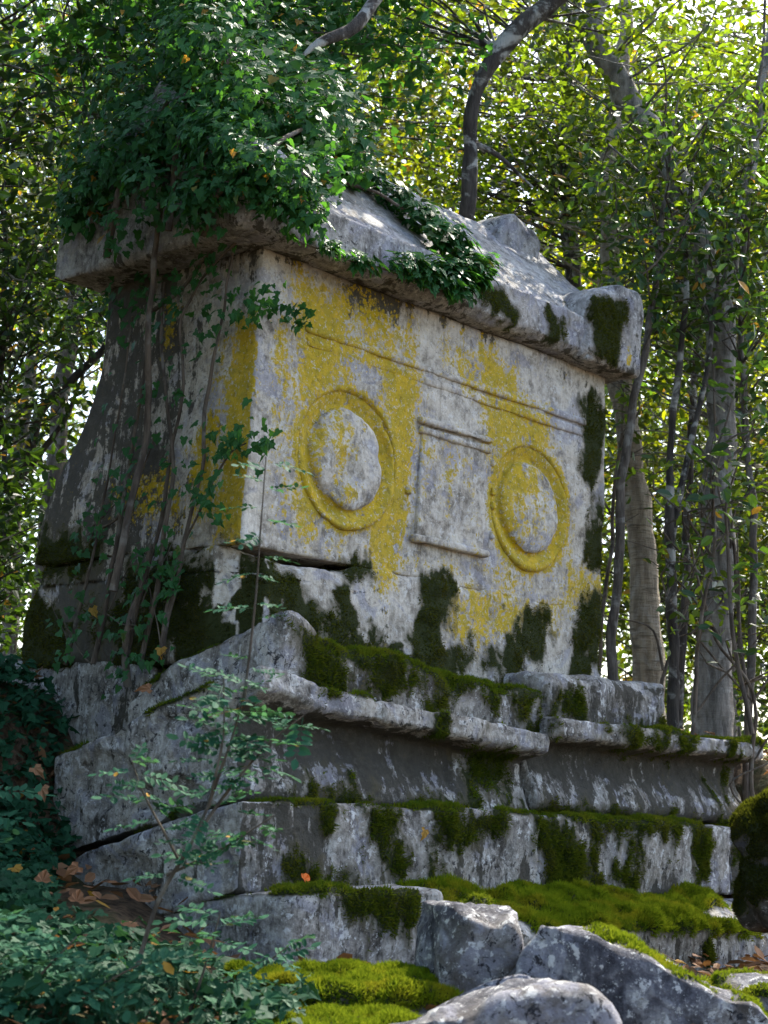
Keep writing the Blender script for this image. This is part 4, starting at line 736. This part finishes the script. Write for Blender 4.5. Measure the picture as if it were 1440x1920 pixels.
shrub('ash_shrub', 'feathery shrub reaching in at the near edge below the dark stones', [[(-1.5, 5.8, -.4), (-1.42, 5.8, -.15), (-1.3, 5.8, .02)], [(-1.5, 5.8, -.35), (-1.38, 5.7, -.2), (-1.22, 5.7, -.14)], [(-1.45, 5.8, -.3), (-1.45, 5.7, .0), (-1.4, 5.7, .12)]], 53, [14, 13, 12], (.12, .2))
shrub('ash_shrub', 'sparse shrub between the sapling and the mossy hummock', [[(-.45, 5.0, -.66), (-.36, 5.0, -.5), (-.22, 5.0, -.38)], [(-.5, 5.0, -.62), (-.44, 5.0, -.4), (-.42, 5.0, -.3)]], 54, [12, 12], (.10, .16))
# leafy shoots among the far trunks
OV = [mesh('leaf', OVAL[0] * np.array([1, 1.25, k]), OVAL[1], M['leafC'], {'var': np.full(6, .2 * k)}, False) for k in (.6, 1, 1.8)]
def shoots(label, pts, seed, n, size=(.07, .11)):
    g = np.random.default_rng(seed); a = np.array(pts, float) + np.array([0, 0, EYE]); base = a[0]; root = empty('leafy_shoot', base); tag(root, label, 'shrub')
    V, F = tube(a, np.linspace(.014, .004, len(a)), 6, .06, seed, .05); obj('stem', V - base, F, M['vine'], root)
    u = np.clip(g.uniform(.25, 1, n) * (len(a) - 1), 0, len(a) - 1.001); i = u.astype(int); f = (u - i)[:, None]; P = a[i] * (1 - f) + a[i + 1] * f + g.normal(0, .13, (n, 3)) * np.array([1.2, .8, .8])
    single('leaf', OV, root, base, P, nrm(np.array([0, -.35, .8]) + g.normal(0, .45, P.shape)), nrm(g.normal(0, 1, P.shape) + np.array([0, 0, -.3])), g.uniform(*size, n))
shoots('dark leafy shoot in front of the thick grey trunk', [(1.95, 8.75, .5), (1.85, 8.8, 1.1), (1.8, 8.8, 1.7), (1.95, 8.8, 2.2)], 71, 90); shoots('leafy shoot beside the thin stem at the outer edge', [(2.1, 8.6, .5), (2.1, 8.7, 1.4), (2.0, 8.7, 2.2), (2.05, 8.7, 2.9)], 72, 90)
shoots('leafy spray hanging beside the horn of the lid', [(1.75, 9.0, 3.6), (1.6, 8.9, 3.3), (1.42, 8.9, 3.05), (1.3, 8.9, 2.95)], 73, 80, (.06, .10))
# ------------------------------------------------------------------ fallen leaves
g = np.random.default_rng(81); n = 9000; x = g.uniform(-5, 5, n); y = g.uniform(4, 14, n)
P = np.stack([x, y, EYE + hground(x, y) + .03 + .05 * g.random(n)], 1); V, F, at = leaves(P, nrm(np.array([0, 0, 1.]) + g.normal(0, .35, P.shape)), g.normal(0, 1, P.shape), g.uniform(.05, .10, n), OVAL, g)
tag(obj('leaf_litter', V, F, M['dead'], None, at, False), 'brown fallen leaves strewn over the forest floor', 'leaves', kind='stuff')
def fallen(label, p, size, mat, Nn, seed, tmpl=IVYT):
    g = np.random.default_rng(seed); V = tmpl[0] * size; V[:, 2] = V[:, 2] * 2.5; V[:, 0] -= size / 2; x, y, n = frames(np.array([Nn], float), g.normal(0, 1, (1, 3))); V = V[:, :1] * x + V[:, 1:2] * y + V[:, 2:] * n
    o = obj('fallen_leaf', V, tmpl[1], M[mat], None, {'var': np.full(len(V), g.random() * .8)}, False); o.location = p; tag(o, label, 'leaf')
fallen('bright orange leaf caught in the moss of the third course', W(-.02, -.50, -.245), .055, 'orange', OUT_F + np.array([0, 0, .5]), 1)
fallen('pale pinkish leaf stuck to the moss-streaked third course', W(.66, -.49, -.075), .055, 'dead', OUT_F + np.array([0, 0, .2]), 2)
for k, (lab, p) in enumerate([('large russet leaf lying against the lowest broken block', (-1.02, 5.95, -.24)), ('russet leaf tilted on the ivy under the broken blocks', (-1.1, 5.9, -.25)), ('curled brown leaf low beside the russet ones', (-.98, 5.9, -.31)), ('pale brown leaf hung on the mossy end of the cornice block', (-1.28, 6.6, .10)), ('brown leaf on ivy beside the cornice end', (-1.24, 6.5, .02)), ('brown leaf lodged on top of the broken cornice corner', (-.93, 6.75, .45))]):
    fallen(lab, (p[0], p[1], p[2] + EYE), .065, 'dead', (.1, -.7, .6), 10 + k)
for k, (s_, w_) in enumerate([(2.75, -.28), (3.0, -.2), (3.2, -.3), (3.35, -.1), (2.9, -.05)]): fallen(['brown leaf by the small loose stone', 'brown leaf behind the loose stone on the cornice', 'dry leaf near the far tip of the cornice', 'dry leaf at the foot of the thin grey stem', 'dry leaf below the bare first step block'][k], W(s_, w_, .52), .07, 'dead', (0, -.2, 1), 30 + k)
